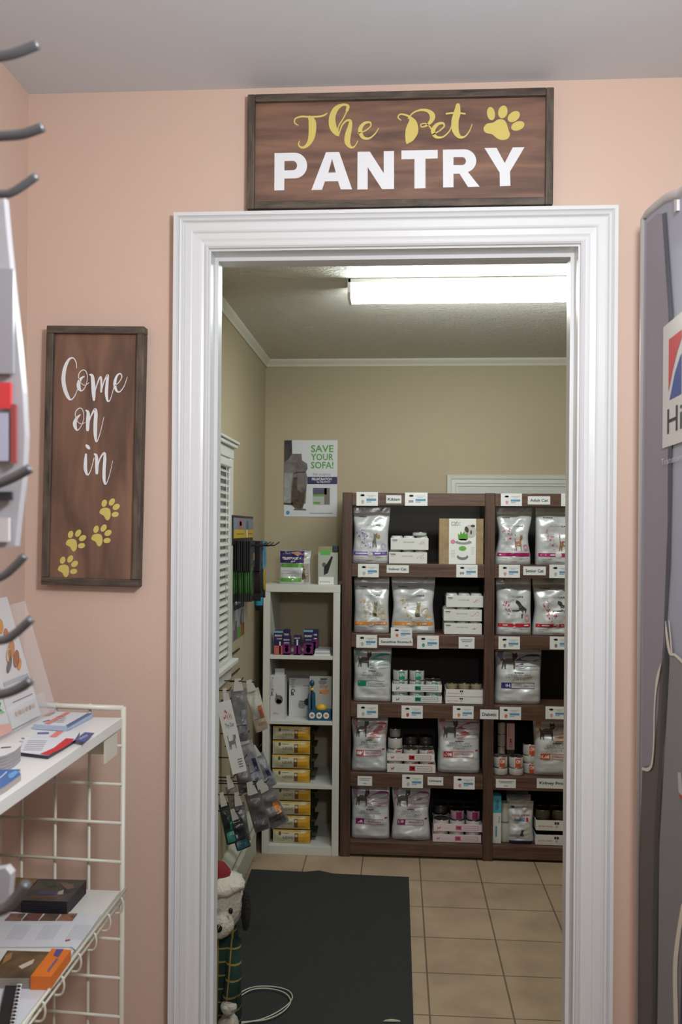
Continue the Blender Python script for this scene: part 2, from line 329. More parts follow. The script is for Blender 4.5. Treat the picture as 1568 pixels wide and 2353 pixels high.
# ================================================================== SIGNS
WOODD = mat((52, 44, 38), .6, var=(9, (96, 84, 72), (9, 9, 1.2)), bump=(40, .3))
WOODDH = mat((52, 44, 38), .6, var=(9, (96, 84, 72), (1.2, 9, 9)), bump=(40, .3))
BRH = mat((92, 68, 58), .6, var=(4.5, (138, 104, 84), (1, 5, 7)))
BRV = mat((86, 64, 54), .6, var=(3.4, (136, 102, 82), (5.5, 5, 1.1)))
def sign(name, label, corners, vertical, inner_m, draw, fw, th, zoomfn):
    yf = W-th; TL, TR, BR, BL = [PY(u, v, yf) for u, v in corners]
    ex = ((TR-TL)+(BR-BL)); wv = ex.length/2; ex.normalize(); ez = Vector((0, -1, 0)).cross(ex)*-1; ez = ex.cross(Vector((0, 1, 0))).normalized()
    hv = ((TL-BL).length+(TR-BR).length)/2; c = (TL+TR+BR+BL)/4; o = c-ex*wv/2-ez*hv/2
    M = Matrix(((ex.x, 0, ez.x, 0), (ex.y, 1, ez.y, 0), (ex.z, 0, ez.z, 0), (0, 0, 0, 1)))
    root = thing(name, label, 'sign', o+ex*wv/2)
    T = Matrix.Translation(-(ex*wv/2)) @ M
    MB(T).box(.006, wv-.006, .010, th-.002, .006, hv-.006, inner_m).build('board', root)
    def fr(x0, x1, z0, z1, mm): MB(T).box(x0, x1, 0, th-.001, z0, z1, mm).build('frame_board', root, .002)
    if vertical:
        fr(0, wv, hv-fw, hv, WOODDH); fr(0, wv, 0, fw, WOODDH); fr(0, fw, fw, hv-fw, WOODD); fr(wv-fw, wv, fw, hv-fw, WOODD)
    else:
        fr(0, fw, 0, hv, WOODD); fr(wv-fw, wv, 0, hv, WOODD); fr(fw, wv-fw, hv-fw, hv, WOODDH); fr(fw, wv-fw, 0, fw, WOODDH)
    inv = Matrix.Translation(-root.location)
    def fn(x, y): u, v = zoomfn(x, y); return inv @ PY(u, v, yf+.0095)
    draw(root, fn)
GOLD = mat((206, 190, 104), .5); LW = mat((224, 228, 232), .45)
def draw_pantry(root, fn):
    m = MB()
    words = [
        [(300,243,5),(284,232,6),(287,212,7),(315,202,9),(350,203,9),(395,202,9),(422,196,8),(437,186,5)],
        [(355,206,18),(366,225,34),(368,260,36),(363,300,30),(350,330,20),(328,348,12),(310,346,8),(302,332,6),(308,318,4)],
        [(532,172,14),(536,152,14),(512,146,12),(480,165,24),(462,205,30),(465,250,34),(482,280,24),(492,292,8)],
        [(530,180,6),(512,215,6),(492,250,6),(488,285,5)],
        [(494,285,5),(508,245,7),(530,222,9),(548,224,14),(545,255,22),(536,290,28),(534,325,26),(550,348,12),(568,344,6),(583,318,4)],
        [(585,282,5),(618,270,6),(644,248,6),(640,230,9),(612,236,14),(594,265,20),(606,300,16),(636,306,9),(664,285,6),(682,258,4)],
        [(788,220,5),(774,208,6),(784,192,7),(812,196,9),(832,208,14),(842,232,42),(840,268,60),(829,302,46),(820,320,24),(817,328,10)],
        [(822,212,5),(845,186,7),(880,172,10),(915,176,16),(936,196,26),(932,222,20),(908,246,9),(886,252,6),(882,240,5),(905,236,6),(925,252,6),(935,270,6)],
        [(938,288,6),(968,272,6),(992,250,7),(986,234,10),(958,242,16),(940,270,20),(952,298,15),(985,300,8),(1015,275,6),(1028,248,5)],
        [(1058,150,20),(1054,185,32),(1044,225,34),(1046,268,32),(1064,298,18),(1090,298,8),(1112,272,5),(1125,240,4)],
        [(1003,190,8),(1045,186,9),(1091,190,8)]]
    for lo, hi in ((0, 6), (6, 11)):
        m = MB()
        for si in range(lo, hi): put_stroke(m, lambda x, y: fn(x, y)+Vector((0, -.00015*si, 0)), words[si], GOLD)
        m.build('script_word', root)
    m = MB(); put_poly(m, fn, [q[:2] for q in crom([(1180,255),(1195,236),(1225,230),(1248,216),(1272,216),(1288,232),(1296,260),(1305,285),(1295,306),(1270,313),(1245,306),(1220,286),(1192,280),(1180,266)], 3)], GOLD)
    for e in [(1215,188,19,32,-8),(1271,180,22,31,14),(1323,202,33,22,-38),(1342,246,33,21,-22)]: put_ell(m, fn, e[0], e[1], e[2], e[3], GOLD, e[4])
    m.build('paw_print', root)
    m = MB()
    def arc(cx, cy, rx, ry, a0, a1, n=12): return [(cx+rx*math.cos(math.radians(a0+(a1-a0)*i/n)), cy+ry*math.sin(math.radians(a0+(a1-a0)*i/n))) for i in range(n+1)]
    put_poly(m, fn, [(187,552),(188,375)]+arc(283,434,60,61,-90,90)+[(235,496),(234,551)], LW, [[(235,413)]+arc(275,434,20,22,-90,90)+[(235,457)]])
    put_poly(m, fn, [(363,550),(432,371),(495,370),(556,547),(502,547),(489,508),(427,509),(413,549)], LW, [[(461,402),(443,468),(479,467)]])
    put_poly(m, fn, [(582,369),(640,368),(706,470),(706,366),(755,365),(755,545),(698,546),(630,442),(630,547),(581,548)], LW)
    put_poly(m, fn, [(790,363),(962,360),(962,400),(904,402),(904,541),(852,543),(852,403),(790,405)], LW)
    put_poly(m, fn, [(988,538),(987,359)]+arc(1088,412,57,55,-90,60)+[(1105,464),(1161,534),(1106,536),(1065,472),(1037,473),(1037,537)], LW, [[(1037,394)]+arc(1078,413,18,19,-90,90)+[(1037,432)]])
    put_poly(m, fn, [(1184,351),(1241,350),(1280,422),(1318,348),(1374,347),(1305,462),(1307,530),(1257,532),(1256,468)], LW)
    m.build('capital_lettering', root)
sign('hanging_sign', 'wide stained wood sign reading The Pet PANTRY above the doorway', [(570,217),(1274,199),(1272,470),(566,479)], False, BRH, draw_pantry, .017, .024, lambda x, y: (540+x*.4847, 170+y*.4847))
def draw_come(root, fn):
    m = MB()
    words = [
        [(402,436,5),(398,390,7),(376,356,9),(342,366,18),(310,430,28),(297,520,32),(308,600,32),(334,665,26),(356,686,12),(385,660,7),(410,600,5)],
        [(462,502,8),(436,520,20),(418,560,30),(422,596,28),(440,616,10),(468,590,6),(487,525,5),(482,472,6),(457,450,7),(428,468,7),(418,505,6),(436,552,5),(468,572,5),(500,552,5)],
        [(508,488,12),(526,498,24),(534,560,32),(538,640,30),(540,688,18)],[(542,670,6),(560,580,8),(592,505,14),(600,560,16),(598,624,14)],
        [(600,618,6),(622,540,9),(650,490,16),(644,560,24),(640,640,26),(650,698,14),(672,680,6),(698,590,5)],
        [(700,580,5),(738,550,6),(762,505,7),(748,480,10),(722,500,16),(706,558,24),(718,612,18),(745,624,9),(780,580,6),(806,508,4)],
        [(432,806,8),(404,834,22),(388,876,30),(396,914,22),(412,930,8),(442,890,6),(460,830,5),(452,772,6),(430,753,7),(402,772,7),(392,808,6),(410,860,5),(440,880,5),(470,868,5)],
        [(478,772,12),(494,790,24),(493,850,30),(490,926,24)],[(494,910,6),(512,830,10),(548,764,18),(556,800,28),(552,880,30),(552,970,26),(562,1022,10),(588,960,6),(620,824,4)],
        [(478,1122,16),(474,1180,26),(474,1240,28),(490,1284,14),(515,1250,6),(542,1150,6)],
        [(546,1120,14),(560,1134,22),(564,1200,28),(564,1270,22)],[(568,1250,6),(588,1160,10),(622,1110,16),(628,1150,24),(622,1240,26),(622,1320,24),(635,1360,9),(664,1290,5),(690,1174,4)]]
    for lo, hi in ((0, 6), (6, 9), (9, 12)):
        m = MB()
        for si in range(lo, hi): put_stroke(m, lambda x, y: fn(x, y)+Vector((0, -.00012*si, 0)), words[si], LW)
        if lo == 9: put_ell(m, fn, 491, 1062, 13, 25, LW, -40)
        m.build('script_word', root)
    for ox, oy in ((0, 0), (-65, 207), (-268, 248), (-331, 453)):
        m = MB(); put_poly(m, fn, [(q[0]+ox, q[1]+oy) for q in crom([(584,1578),(598,1554),(635,1545),(664,1556),(673,1590),(668,1625),(650,1646),(632,1636),(618,1610),(592,1596),(584,1586)], 3)], GOLD)
        for e in [(622,1510,21,30,18),(682,1500,21,32,32),(717,1539,31,22,-34),(709,1599,29,21,-12)]: put_ell(m, fn, e[0]+ox, e[1]+oy, e[2], e[3], GOLD, e[4])
        m.build('paw_print', root)
sign('hanging_sign', 'tall stained wood sign reading Come on in left of the doorway', [(108,748),(332,749),(318,1350),(92,1343)], True, BRV, draw_come, .017, .030, lambda x, y: (60+x*.289, 720+y*.289))
# ================================================================== BROWN SHELVING
SY = 4.70; DEP = .36
def zat(v, u=950): return PY(u, v, SY).z
BR1 = mat((70, 48, 38), .42, var=(5, (108, 80, 66), (.7, 3, 14)), bump=(60, .1)); BR2 = mat((62, 42, 34), .42, var=(5, (94, 68, 56), (12, 3, .7)), bump=(60, .1))
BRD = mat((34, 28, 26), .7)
xL = PY(785, 1500, SY).x; xLi = PY(807, 1500, SY).x; xM0 = PY(1113, 1500, SY).x; xM1 = PY(1136, 1500, SY).x
xR0 = xM1+(xM0-xLi); xR1 = xR0+.055
rails = [(1133, 1162), (1296, 1326), (1458, 1489), (1618, 1650), (1780, 1810), (1938, 1967)]
RZ = [(zat(b), zat(a)) for a, b in rails]
sh = thing('wooden_shelving', 'dark brown wooden pantry shelving full of pet food bags', 'shelving', (xL, SY, 0))
ox = xL
for a, b in ((xL, xLi), (xM0, xM1), (xR0, xR1)): MB().box(a-ox, b-ox, -.004, .06, 0, RZ[0][1]+.002, BR2).build('front_post', sh, .002)
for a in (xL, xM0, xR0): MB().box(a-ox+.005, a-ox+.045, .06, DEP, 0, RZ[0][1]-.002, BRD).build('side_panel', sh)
for i, (zb, zt) in enumerate(RZ):
    for a, b in ((xLi, xM0), (xM1, xR0)): MB().box(a-ox+.0005, b-ox-.0005, 0, .02, zb, zt, BR1).build('shelf_rail', sh, .0015)
    if i: MB().box(xL-ox+.046, xR0-ox+.004, .0205, DEP-.01, zt-.02, zt-.002, BR1).build('shelf_board', sh)
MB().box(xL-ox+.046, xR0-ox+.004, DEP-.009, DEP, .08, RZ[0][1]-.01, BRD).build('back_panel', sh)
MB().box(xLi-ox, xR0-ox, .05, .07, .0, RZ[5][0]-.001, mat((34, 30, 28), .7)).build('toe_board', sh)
SZ = [r[1] for r in RZ]     # shelf top z by rail index 1..5
# ---- price tags and category labels
TAGY = SY-.0005
def price_tag(u0, u1, v0, v1, label, kind='blue', accent=None):
    P = PY(u0, v1, TAGY-.001); Q = PY(u1, v0, TAGY-.001); w_ = Q.x-P.x; h_ = Q.z-P.z
    mb = MB(Matrix.Identity(4)); mb.box(0, w_, -.001, .0, 0, h_, WHITE if kind == 'blue' else PAPER)
    fn = lambda x, y: (x*w_, -.0016, y*h_)
    if kind == 'blue':
        put_rect(mb, fn, .47, .92, .36, .52, mat((92, 150, 190), .5)); put_rect(mb, fn, .47, .70, .24, .32, mat((150, 180, 200), .5))
        put_rect(mb, fn, .48, .90, .72, .76, LGREY); put_rect(mb, fn, .56, .78, .62, .655, LGREY)
        put_ell(mb, fn, .28, .76, .11, .10, LGREY); put_ell(mb, fn, .28, .76, .09, .06, WHITE); put_rect(mb, fn, .20, .36, .69, .72, LGREY)
        ac = accent or LGREY
        if accent == 'cans':
            for k in range(3): put_rect(mb, fn, .17+k*.07, .225+k*.07, .24, .42, GREYINK)
        else: put_ell(mb, fn, .29, .30, .07, .13, ac); put_rect(mb, fn, .24, .34, .14, .18, ac)
    else:
        put_rect(mb, fn, .12, .9, .72, .78, GREYINK); put_rect(mb, fn, .2, .8, .56, .62, GREYINK); put_rect(mb, fn, .4, .6, .2, .27, GREYINK)
    o = mb.build('price_tag'); o.location = (P.x, TAGY, P.z); return tag(o, label, 'price tag')
def word_label(u0, u1, v0, v1, s, label, tx=(.1, .9), ty=(.32, .68)):
    P = PY(u0, v1, TAGY-.001); Q = PY(u1, v0, TAGY-.001); w_ = Q.x-P.x; h_ = Q.z-P.z
    mb = MB(); mb.box(0, w_, -.001, 0, 0, h_, PAPER); fn = lambda x, y: (x*w_, -.0016, y*h_)
    put_text(mb, fn, s, tx[0], tx[1], ty[0], ty[1], INK, .02)
    o = mb.build('shelf_label'); o.location = (P.x, TAGY, P.z); return tag(o, label, 'label')
LAV = mat((150, 140, 200)); PNK = mat((215, 150, 170)); GRN = mat((60, 160, 130)); RD = mat((200, 60, 70)); ORG = mat((215, 120, 70))
price_tag(819.5, 869, 1130.5, 1162, 'price tag on the top rail left of the Kitten label')
price_tag(931, 983, 1132, 1162, 'price tag on the top rail right of the Kitten label', accent='cans')
word_label(888, 923, 1138, 1156.5, 'Kitten', 'small white shelf label reading Kitten')
price_tag(823, 871, 1296, 1326, 'price tag under the purple-banded bag, left of the Indoor Cat label')
price_tag(1049, 1098, 1298, 1326.5, 'price tag under the cat grass planter box', accent='cans')
word_label(889, 940, 1299, 1316, 'Indoor Cat', 'white shelf label reading Indoor Cat')
price_tag(819, 867, 1459, 1488, 'price tag left of the Sensitive Stomach label')
price_tag(898.5, 947.5, 1442.5, 1466.5, 'price tag standing above the Sensitive Stomach label', accent=ORG)
word_label(871, 949, 1467, 1482.5, 'Sensitive Stomach', 'long white shelf label reading Sensitive Stomach', (.06, .97))
price_tag(959, 1009, 1461, 1491, 'price tag with green mark right of the Sensitive Stomach label', accent=GRN)
price_tag(1054.5, 1091, 1464, 1490, 'plain white price slip under the three stacked white cases', 'plain')
price_tag(821, 869, 1619, 1649, 'price tag under the teal EN food bag')
price_tag(923, 972, 1622, 1650.5, 'price tag under the teal EN can trays', accent=RD)
price_tag(1041, 1089, 1623, 1651, 'price tag left of the Diabetic label', accent=ORG)
price_tag(822, 855.5, 1784, 1805, 'plain white price slip under the left red DM food bag', 'plain')
price_tag(924.5, 972.5, 1781, 1810, 'price tag left of the Urinary label')
word_label(983, 1019, 1786, 1804, 'Urinary', 'white shelf label reading Urinary')
price_tag(1043, 1091.5, 1785, 1813, 'price tag right of the Urinary label', accent=PNK)
price_tag(1151.5, 1200, 1134, 1162.5, 'price tag on the top rail left of the Adult Cat label', accent=PNK)
word_label(1213.5, 1265, 1140.5, 1159, 'Adult Cat', 'white shelf label reading Adult Cat')
price_tag(1290, 1338, 1134, 1163, 'price tag right of the Adult Cat label, cut by the door jamb', accent=PNK)
price_tag(1147, 1195.5, 1298, 1327, 'price tag left of the Senior Cat label', accent=PNK)
word_label(1203, 1255, 1302, 1321.5, 'Senior Cat', 'white shelf label reading Senior Cat')
price_tag(1263, 1312, 1298, 1328, 'price tag right of the Senior Cat label')
price_tag(1146, 1195.5, 1463, 1491.5, 'price tag on the dark rail above the purple DH bag', accent=GREYINK)
price_tag(1264, 1313, 1463, 1492, 'price tag on the dark rail right of the purple DH bag', accent=GREYINK)
price_tag(1149, 1198, 1625, 1653.5, 'price tag right of the Diabetic label, under the purple DH bag', accent=ORG)
price_tag(1254, 1302, 1624, 1652, 'price tag directly above the orange OM bag', accent=PNK)
price_tag(1140, 1186, 1791, 1810, 'plain white price slip under the two front OM cans', 'plain')
word_label(1234, 1335, 1791, 1811, 'Kidney Protection', 'white shelf label reading Kidney Protection', (.06, .94), (.3, .7))
TAGY = SY-.005
word_label(1104, 1146, 1631, 1652, 'Diabetic', 'white shelf label reading Diabetic on the middle post')
# ---- food bags
class Bag:
    def __init__(s, w_, h_, d_, seed=0, top=.9, lean=0.0, waist=.06, skew=0.0):
        s.w, s.h, s.d, s.seed, s.top, s.lean, s.waist, s.skew = w_, h_, d_, seed, top, lean, waist, skew
    def prof(s, t):
        tt = t/s.top
        if t >= s.top: k = .05
        else: k = .05+.95*math.sqrt(max(0, 1-tt**3.2))
        k *= min(1, .80+t*4)
        a = 1-s.waist*math.sin(math.pi*min(1, max(0, (t-.08)/.8)))**2*(.8+.4*math.sin(s.seed*3)) - (.03*(1-abs(2*t-1)) if s.seed % 2 else 0)
        return a, k
    def pt(s, q, t, front=True):
        """q -1..1, t 0..1 (0 base)"""
        a, k = s.prof(t); x = q*s.w/2*a + s.skew*(t-.5)*s.w
        e = (1-abs(q)**5)**(1/3) if abs(q) < 1 else 0
        y = -s.d/2*k*e if front else s.d/2*k*e
        if front:
            n = noise.noise(Vector((x*11+s.seed*7.3, t*4.5, s.seed)))*.016 + noise.noise(Vector((x*30+t*9+s.seed, t*14-x*18, s.seed*2.2)))*.006
            n += -.009*math.exp(-((q*1.0-(t-.7)*2.6*(1 if s.seed % 2 else -1))/.16)**2)*max(0, min(1, (t-.45)*4))
            y += n*(1-q**4)*min(1, t*8)*(1-.5*(t > s.top))
        y -= s.lean*(t-.0)*s.d
        if front: y = min(y, s.pt(q, t, False)[1]-.001) if False else y
        return (x, y, t*s.h)
    def mesh(s, name, parent, m, nx=22, nz=34):
        mb = MB(); qs = [math.sin(math.pi/2*(2*i/nx-1)) for i in range(nx+1)]; ts = [(j/nz) for j in range(nz+1)]
        vf = [s.pt(q, t) for t in ts for q in qs]; vb = [s.pt(q, t, False) for t in ts for q in qs]; n = nx+1
        mb.add(vf, [(j*n+i, j*n+i+1, (j+1)*n+i+1, (j+1)*n+i) for j in range(nz) for i in range(nx)], m, True)
        mb.add(vb, [(j*n+i+1, j*n+i, (j+1)*n+i, (j+1)*n+i+1) for j in range(nz) for i in range(nx)], m, True)
        mb.add(vf[:n]+vb[:n], [tuple(range(n))+tuple(range(2*n-1, n-1, -1))], m)
        mb.add(vf[-n:]+vb[-n:], [(i, i+1, n+i+1, n+i) for i in range(n-1)], m)
        return mb
    def fn(s, x, y):  # x,y in 0..1 of the front, decal
        p = s.pt(x*2-1, y); return (p[0], p[1]-.0022, p[2])
def row_pos(u0, u1, vt, row, depth, yoff=.03):
    yf = SY+yoff; z = SZ[row]; xa_ = PY(u0, 1216+(zat(0)*0), yf)
    vb = rails[row][0]
    a = PY(u0, vb, yf).x; b = PY(u1, vb, yf).x; zt = PY((u0+u1)/2, vt, yf).z
    return (a+b)/2, b-a, zt-z, yf, z
def food_bag(u0, u1, vt, row, style, col, label, seed, code=None, depth=.11, skew=0.0, cols=None, hmax=None, yoff=.03, words=None, waist=.06):
    xc, w_, h_, yf, z = row_pos(u0, u1, vt, row, depth, yoff)
    gap = RZ[row-1][0]-z-.006
    if h_ > gap: h_ = gap
    root = thing('food_bag', label, 'pet food bag', (xc, yf+depth/2+.012, z+.0005))
    B = Bag(w_, h_, depth, seed, .88, 0, waist, skew)
    mb = B.mesh('bag', root, FOIL); fn = B.fn; C = mat(col, .4)
    if style == 'care':
        put_rect(mb, fn, .04, .96, .145, .205, C, 14, 1); put_ell(mb, fn, .5, .172, .075, .052, mat((205, 200, 205), .4)); put_ell(mb, fn, .5, .172, .05, .034, FOILD)
        put_rect(mb, fn, .09, .42, .165, .185, mat((225, 220, 225), .4), 3, 1); put_rect(mb, fn, .62, .90, .165, .185, mat((225, 220, 225), .4), 3, 1)
        if words is None:
            put_text(mb, fn, 'PURINA', .16, .38, .815, .838, INK, .03); put_text(mb, fn, 'Pro Plan', .32, .54, .665, .69, LGREY); put_text(mb, fn, 'CARE', .56, .76, .66, .69, INK, .02)
        rnd = random.Random(seed)
        for k in range(34):
            t = rnd.random(); x = .22+.22*t+rnd.gauss(0, .07); y = .62-.33*t+rnd.gauss(0, .035); r = rnd.choice([.008, .010, .013, .018, .024])
            put_ell(mb, fn, x, y, r, r*.66, mat(cols[k % len(cols)], .5), n=8)
        cm = {'k': (120, 112, 105), 'a': (150, 105, 70), 'i': (150, 140, 105), 's': (52, 54, 50)}[code]
        if code == 'k': put_cat(mb, fn, CAT_SIT, .5, .28, .26, .26, mat(cm)); put_ell(mb, fn, .72, .47, .06, .04, mat((170, 140, 95)))
        elif code == 'a': put_cat(mb, fn, CAT_WALK, .52, .24, .26, .30, mat(cm))
        elif code == 'i': put_cat(mb, fn, CAT_SIT, .5, .29, .26, .28, mat(cm)); put_ell(mb, fn, .78, .40, .10, .06, mat((190, 180, 150)), 20); put_ell(mb, fn, .60, .33, .06, .035, mat((70, 66, 50)))
        else: put_poly(mb, fn, [(.42, .425), (.62, .42), (.70, .44), (.70, .30), (.73, .30), (.76, .42), (.80, .44), (.82, .36), (.86, .46), (.74, .52), (.64, .60), (.56, .62), (.54, .57), (.60, .53), (.64, .45), (.44, .44)], mat(cm))
        put_ell(mb, fn, .86, .30, .075, .06, mat(tuple(min(255, (c+400)//3) for c in col), .5))
        for x0, x1, y in ((.10, .34, .10), (.66, .92, .10), (.12, .22, .07), (.42, .58, .055)): put_rect(mb, fn, x0, x1, y, y+.010, LGREY, 3, 1)
    elif style == 'vet':
        for i, (yy, hh, a) in enumerate([(.84, .10, 0), (.74, .09, 1), (.66, .06, 2)]):
            cc = tuple(int(c*.72+66+14*a) if c > 60 else int(c*.6+90) for c in col) if False else tuple(int(c+(228-c)*(.28+.14*a)) for c in col)
            pts = crom([(.42, yy-hh/2), (.55, yy+.0), (.75, yy+hh/2), (.95, yy+hh/2-.01), (.96, yy-hh/3), (.75, yy-hh/2), (.55, yy-hh/2-.005), (.42, yy-hh/2)], 3); put_poly(mb, fn, [p[:2] for p in pts], mat(cc, .45))
        put_poly(mb, fn, [(.05, .72), (.05, .93), (.18, .95), (.13, .78)], mat(tuple(int(c+(228-c)*.55) for c in col), .45))
        put_cat(mb, fn, CAT_WALK, .12, .64, .36, .28, mat((66, 62, 56), .5, var=(30, (104, 96, 84)))); put_ell(mb, fn, .28, .795, .09, .03, mat((112, 104, 92)))
        put_text(mb, fn, 'PURINA', .40, .60, .565, .588, INK, .05)
        put_text(mb, fn, 'PRO PLAN', .26, .74, .525, .555, GREYINK); put_text(mb, fn, 'VETERINARY', .20, .80, .478, .512, GREYINK); put_text(mb, fn, 'DIETS', .36, .62, .437, .468, GREYINK)
        put_rect(mb, fn, .12, .34, .29, .395, C, 3, 1); put_text(mb, fn, code, .15, .31, .31, .375, WHITE, .02)
        for a in ((.34, .84, .387, .395), (.34, .84, .29, .298), (.832, .84, .29, .395)): put_rect(mb, fn, *a, C, 6, 1)
        put_text(mb, fn, words, .38, .80, .325, .36, GREYINK if cols is None else C)
        if cols: put_rect(mb, fn, .88, .95, .40, .43, C)
        put_rect(mb, fn, .15, .85, .07, .08, LGREY, 6, 1)
    elif style == 'renal':
        put_text(mb, fn, 'ROYAL CANIN', .14, .84, .66, .71, mat((190, 60, 55))); put_rect(mb, fn, .22, .66, .54, .63, mat((120, 140, 165)), 4, 1)
        put_text(mb, fn, 'RENAL', .25, .60, .56, .61, mat((60, 80, 120)), .02); put_rect(mb, fn, .70, .80, .54, .63, mat((170, 40, 70)))
        put_cat(mb, fn, CAT_SIT, .42, .18, .26, .18, mat((40, 50, 100))); put_rect(mb, fn, .05, .95, .005, .075, mat((38, 42, 92)), 12, 2)
        put_rect(mb, fn, .30, .66, .13, .145, GREYINK, 4, 1); put_rect(mb, fn, .14, .26, .84, .87, INK)
    elif style == 'plain':
        put_rect(mb, fn, .2, .5, .85, .87, LGREY, 3, 1)
    if u1 > u0+40 and style != 'plain': put_rect(mb, fn, .01, .99, .925, .932, FOILD, 16, 1)
    mb.build('bag', root)
    t = MB(); n = 14
    t.add([B.pt(-1+2*i/n, a)[:1]+(B.pt(-1+2*i/n, a)[1]-.002,)+(a*h_,) for a in (.94, .995) for i in range(n+1)], [(i, i+1, n+2+i, n+1+i) for i in range(n)], FOILD); t.build('top_seal', root)
    return root
PUR = (112, 84, 176); MAG = (168, 22, 104); ORN = (222, 146, 60); REDB = (196, 28, 48); TEAL = (22, 140, 120); DMR = (186, 44, 52); URP = (128, 26, 92); DHN = (44, 32, 108); OMO = (206, 78, 44)
pk = [(200, 110, 150), (180, 30, 100), (190, 160, 175), (215, 170, 190)]; rdk = [(215, 120, 130), (190, 30, 60), (185, 165, 170), (160, 30, 70)]
food_bag(809, 895, 1163, 1, 'care', PUR, 'white cat food bag with a purple band and sitting kitten, top shelf', 1, 'k', cols=[(160, 140, 205), (120, 100, 180), (190, 180, 215)], skew=.03)
food_bag(812, 894, 1327, 2, 'care', ORN, 'narrow white cat food bag with an orange band, under the purple-banded bag', 2, 'i', cols=[(205, 160, 90), (200, 185, 150)])
food_bag(899, 1001, 1327, 2, 'care', ORN, 'wide white cat food bag with an orange band and fluffy cat', 5, 'i', cols=[(205, 160, 90), (200, 185, 150)], depth=.13)
food_bag(811, 899, 1491, 3, 'vet', TEAL, 'white food bag with teal EN box and walking cat', 4, 'EN', words='GASTROENTERIC')
food_bag(806, 891, 1651, 4, 'vet', DMR, 'white food bag with red DM box at the left end of its shelf', 3, 'DM', cols=1, words='DIETETIC MANAGEMENT')
food_bag(1007, 1106, 1651, 4, 'vet', DMR, 'larger white food bag with red DM box beside the middle post', 6, 'DM', cols=1, depth=.14, words='DIETETIC MANAGEMENT')
food_bag(806, 895, 1812, 5, 'vet', URP, 'white food bag with purple UR box on the bottom shelf, by the left post', 8, 'UR', cols=1, words='URINARY')
food_bag(900, 990, 1812, 5, 'vet', URP, 'white food bag with purple UR box beside the pink can trays', 9, 'UR', cols=1, words='URINARY')
food_bag(1141, 1225, 1164, 1, 'care', MAG, 'white cat food bag with a magenta band and whole walking cat', 11, 'a', cols=pk, skew=.05, waist=.13)
food_bag(1235, 1335, 1164, 1, 'care', MAG, 'white cat food bag with a magenta band, cut by the door jamb', 12, 'a', cols=pk, waist=.02)
food_bag(1142, 1224, 1330, 2, 'care', REDB, 'narrow white cat food bag with a red band, beside the middle post', 14, 's', cols=rdk)
food_bag(1228, 1330, 1330, 2, 'care', REDB, 'wide white cat food bag with a red band, cut by the door jamb', 13, 's', cols=rdk, depth=.13, waist=.08)
food_bag(1140, 1248, 1493, 3, 'vet', DHN, 'white food bag with dark blue DH box and lilac swoosh', 16, 'DH', depth=.14, words='DENTAL HEALTH', skew=.03)
food_bag(1229, 1335, 1656, 4, 'vet', OMO, 'white food bag with orange OM box and orange swoosh', 15, 'OM', cols=1, depth=.12, words='OVERWEIGHT', waist=.02)
food_bag(1168, 1229, 1846, 5, 'renal', (40, 50, 100), 'white renal diet food bag with a blue base and cat emblem', 17, depth=.07)
food_bag(1166, 1222, 1830, 5, 'plain', (200, 200, 200), 'silver food bag directly behind the renal diet bag', 18, depth=.05, yoff=.115)
food_bag(1165, 1216, 1822, 5, 'plain', (200, 200, 200), 'silver food bag at the back of the row behind the renal diet bag', 19, depth=.05, yoff=.19)
# ---- white wrapped cases
CARD = mat((222, 222, 220), .45); WRAP = mat((205, 207, 208), .18, .1, bump=(60, .5))
def case(u0, u1, vt, vb, row, label, base_z=None, group=None, yoff=.035):
    yf = SY+yoff; a = PY(u0, vb, yf).x; b = PY(u1, vb, yf).x; z0 = base_z if base_z is not None else SZ[row]+.0005
    h_ = PY(u0, vt, yf).z-PY(u0, vb, yf).z; w_ = b-a; d_ = .20
    root = thing('food_case', label, 'case of food', (a, yf, z0), 0, group)
    mb = MB(); mb.box(0, w_, 0, d_, 0, h_, CARD); fn = lambda x, y: (x*w_, -.0008, y*h_)
    put_text(mb, fn, 'PURINA', .04, .18, .76, .88, INK, .04); put_rect(mb, fn, .05, .16, .66, .70, LGREY); put_text(mb, fn, 'PRO PLAN CARE', .34, .62, .60, .70, GREYINK)
    rnd = random.Random(int(u0*7+vt))
    for k in range(14): t = rnd.random(); put_ell(mb, fn, .72+.2*t, .35+.5*t*rnd.random()+.1, .008, .04, mat((215, 120, 130)), n=6)
    mb.build('carton', root, .002)
    wp = MB()
    for i in range(3):
        for j in range(2): wp.lathe([(.0001, .012), (w_/6*.80, .012), (w_/6*.93, .006), (w_/6*.96, -.001)], WRAP, 16, (w_*(i+.5)/3, .02+w_/6+j*w_/3, h_))
    wp.build('shrink_wrap', root); return z0+h_+.013
z = case(894, 982, 1268, 1294, 1, 'lower of two white food cases under the Kitten label')
z = case(898, 985, 1237, 1264, 1, 'upper of two white food cases under the Kitten label', z)
ZK = z
z = case(1021, 1108, 1434, 1459, 2, 'bottom one of three stacked white food cases')
z = case(1020, 1108, 1399, 1425, 2, 'middle one of three stacked white food cases', z)
z = case(1026, 1111, 1366, 1392, 2, 'topmost of three stacked white food cases', z)
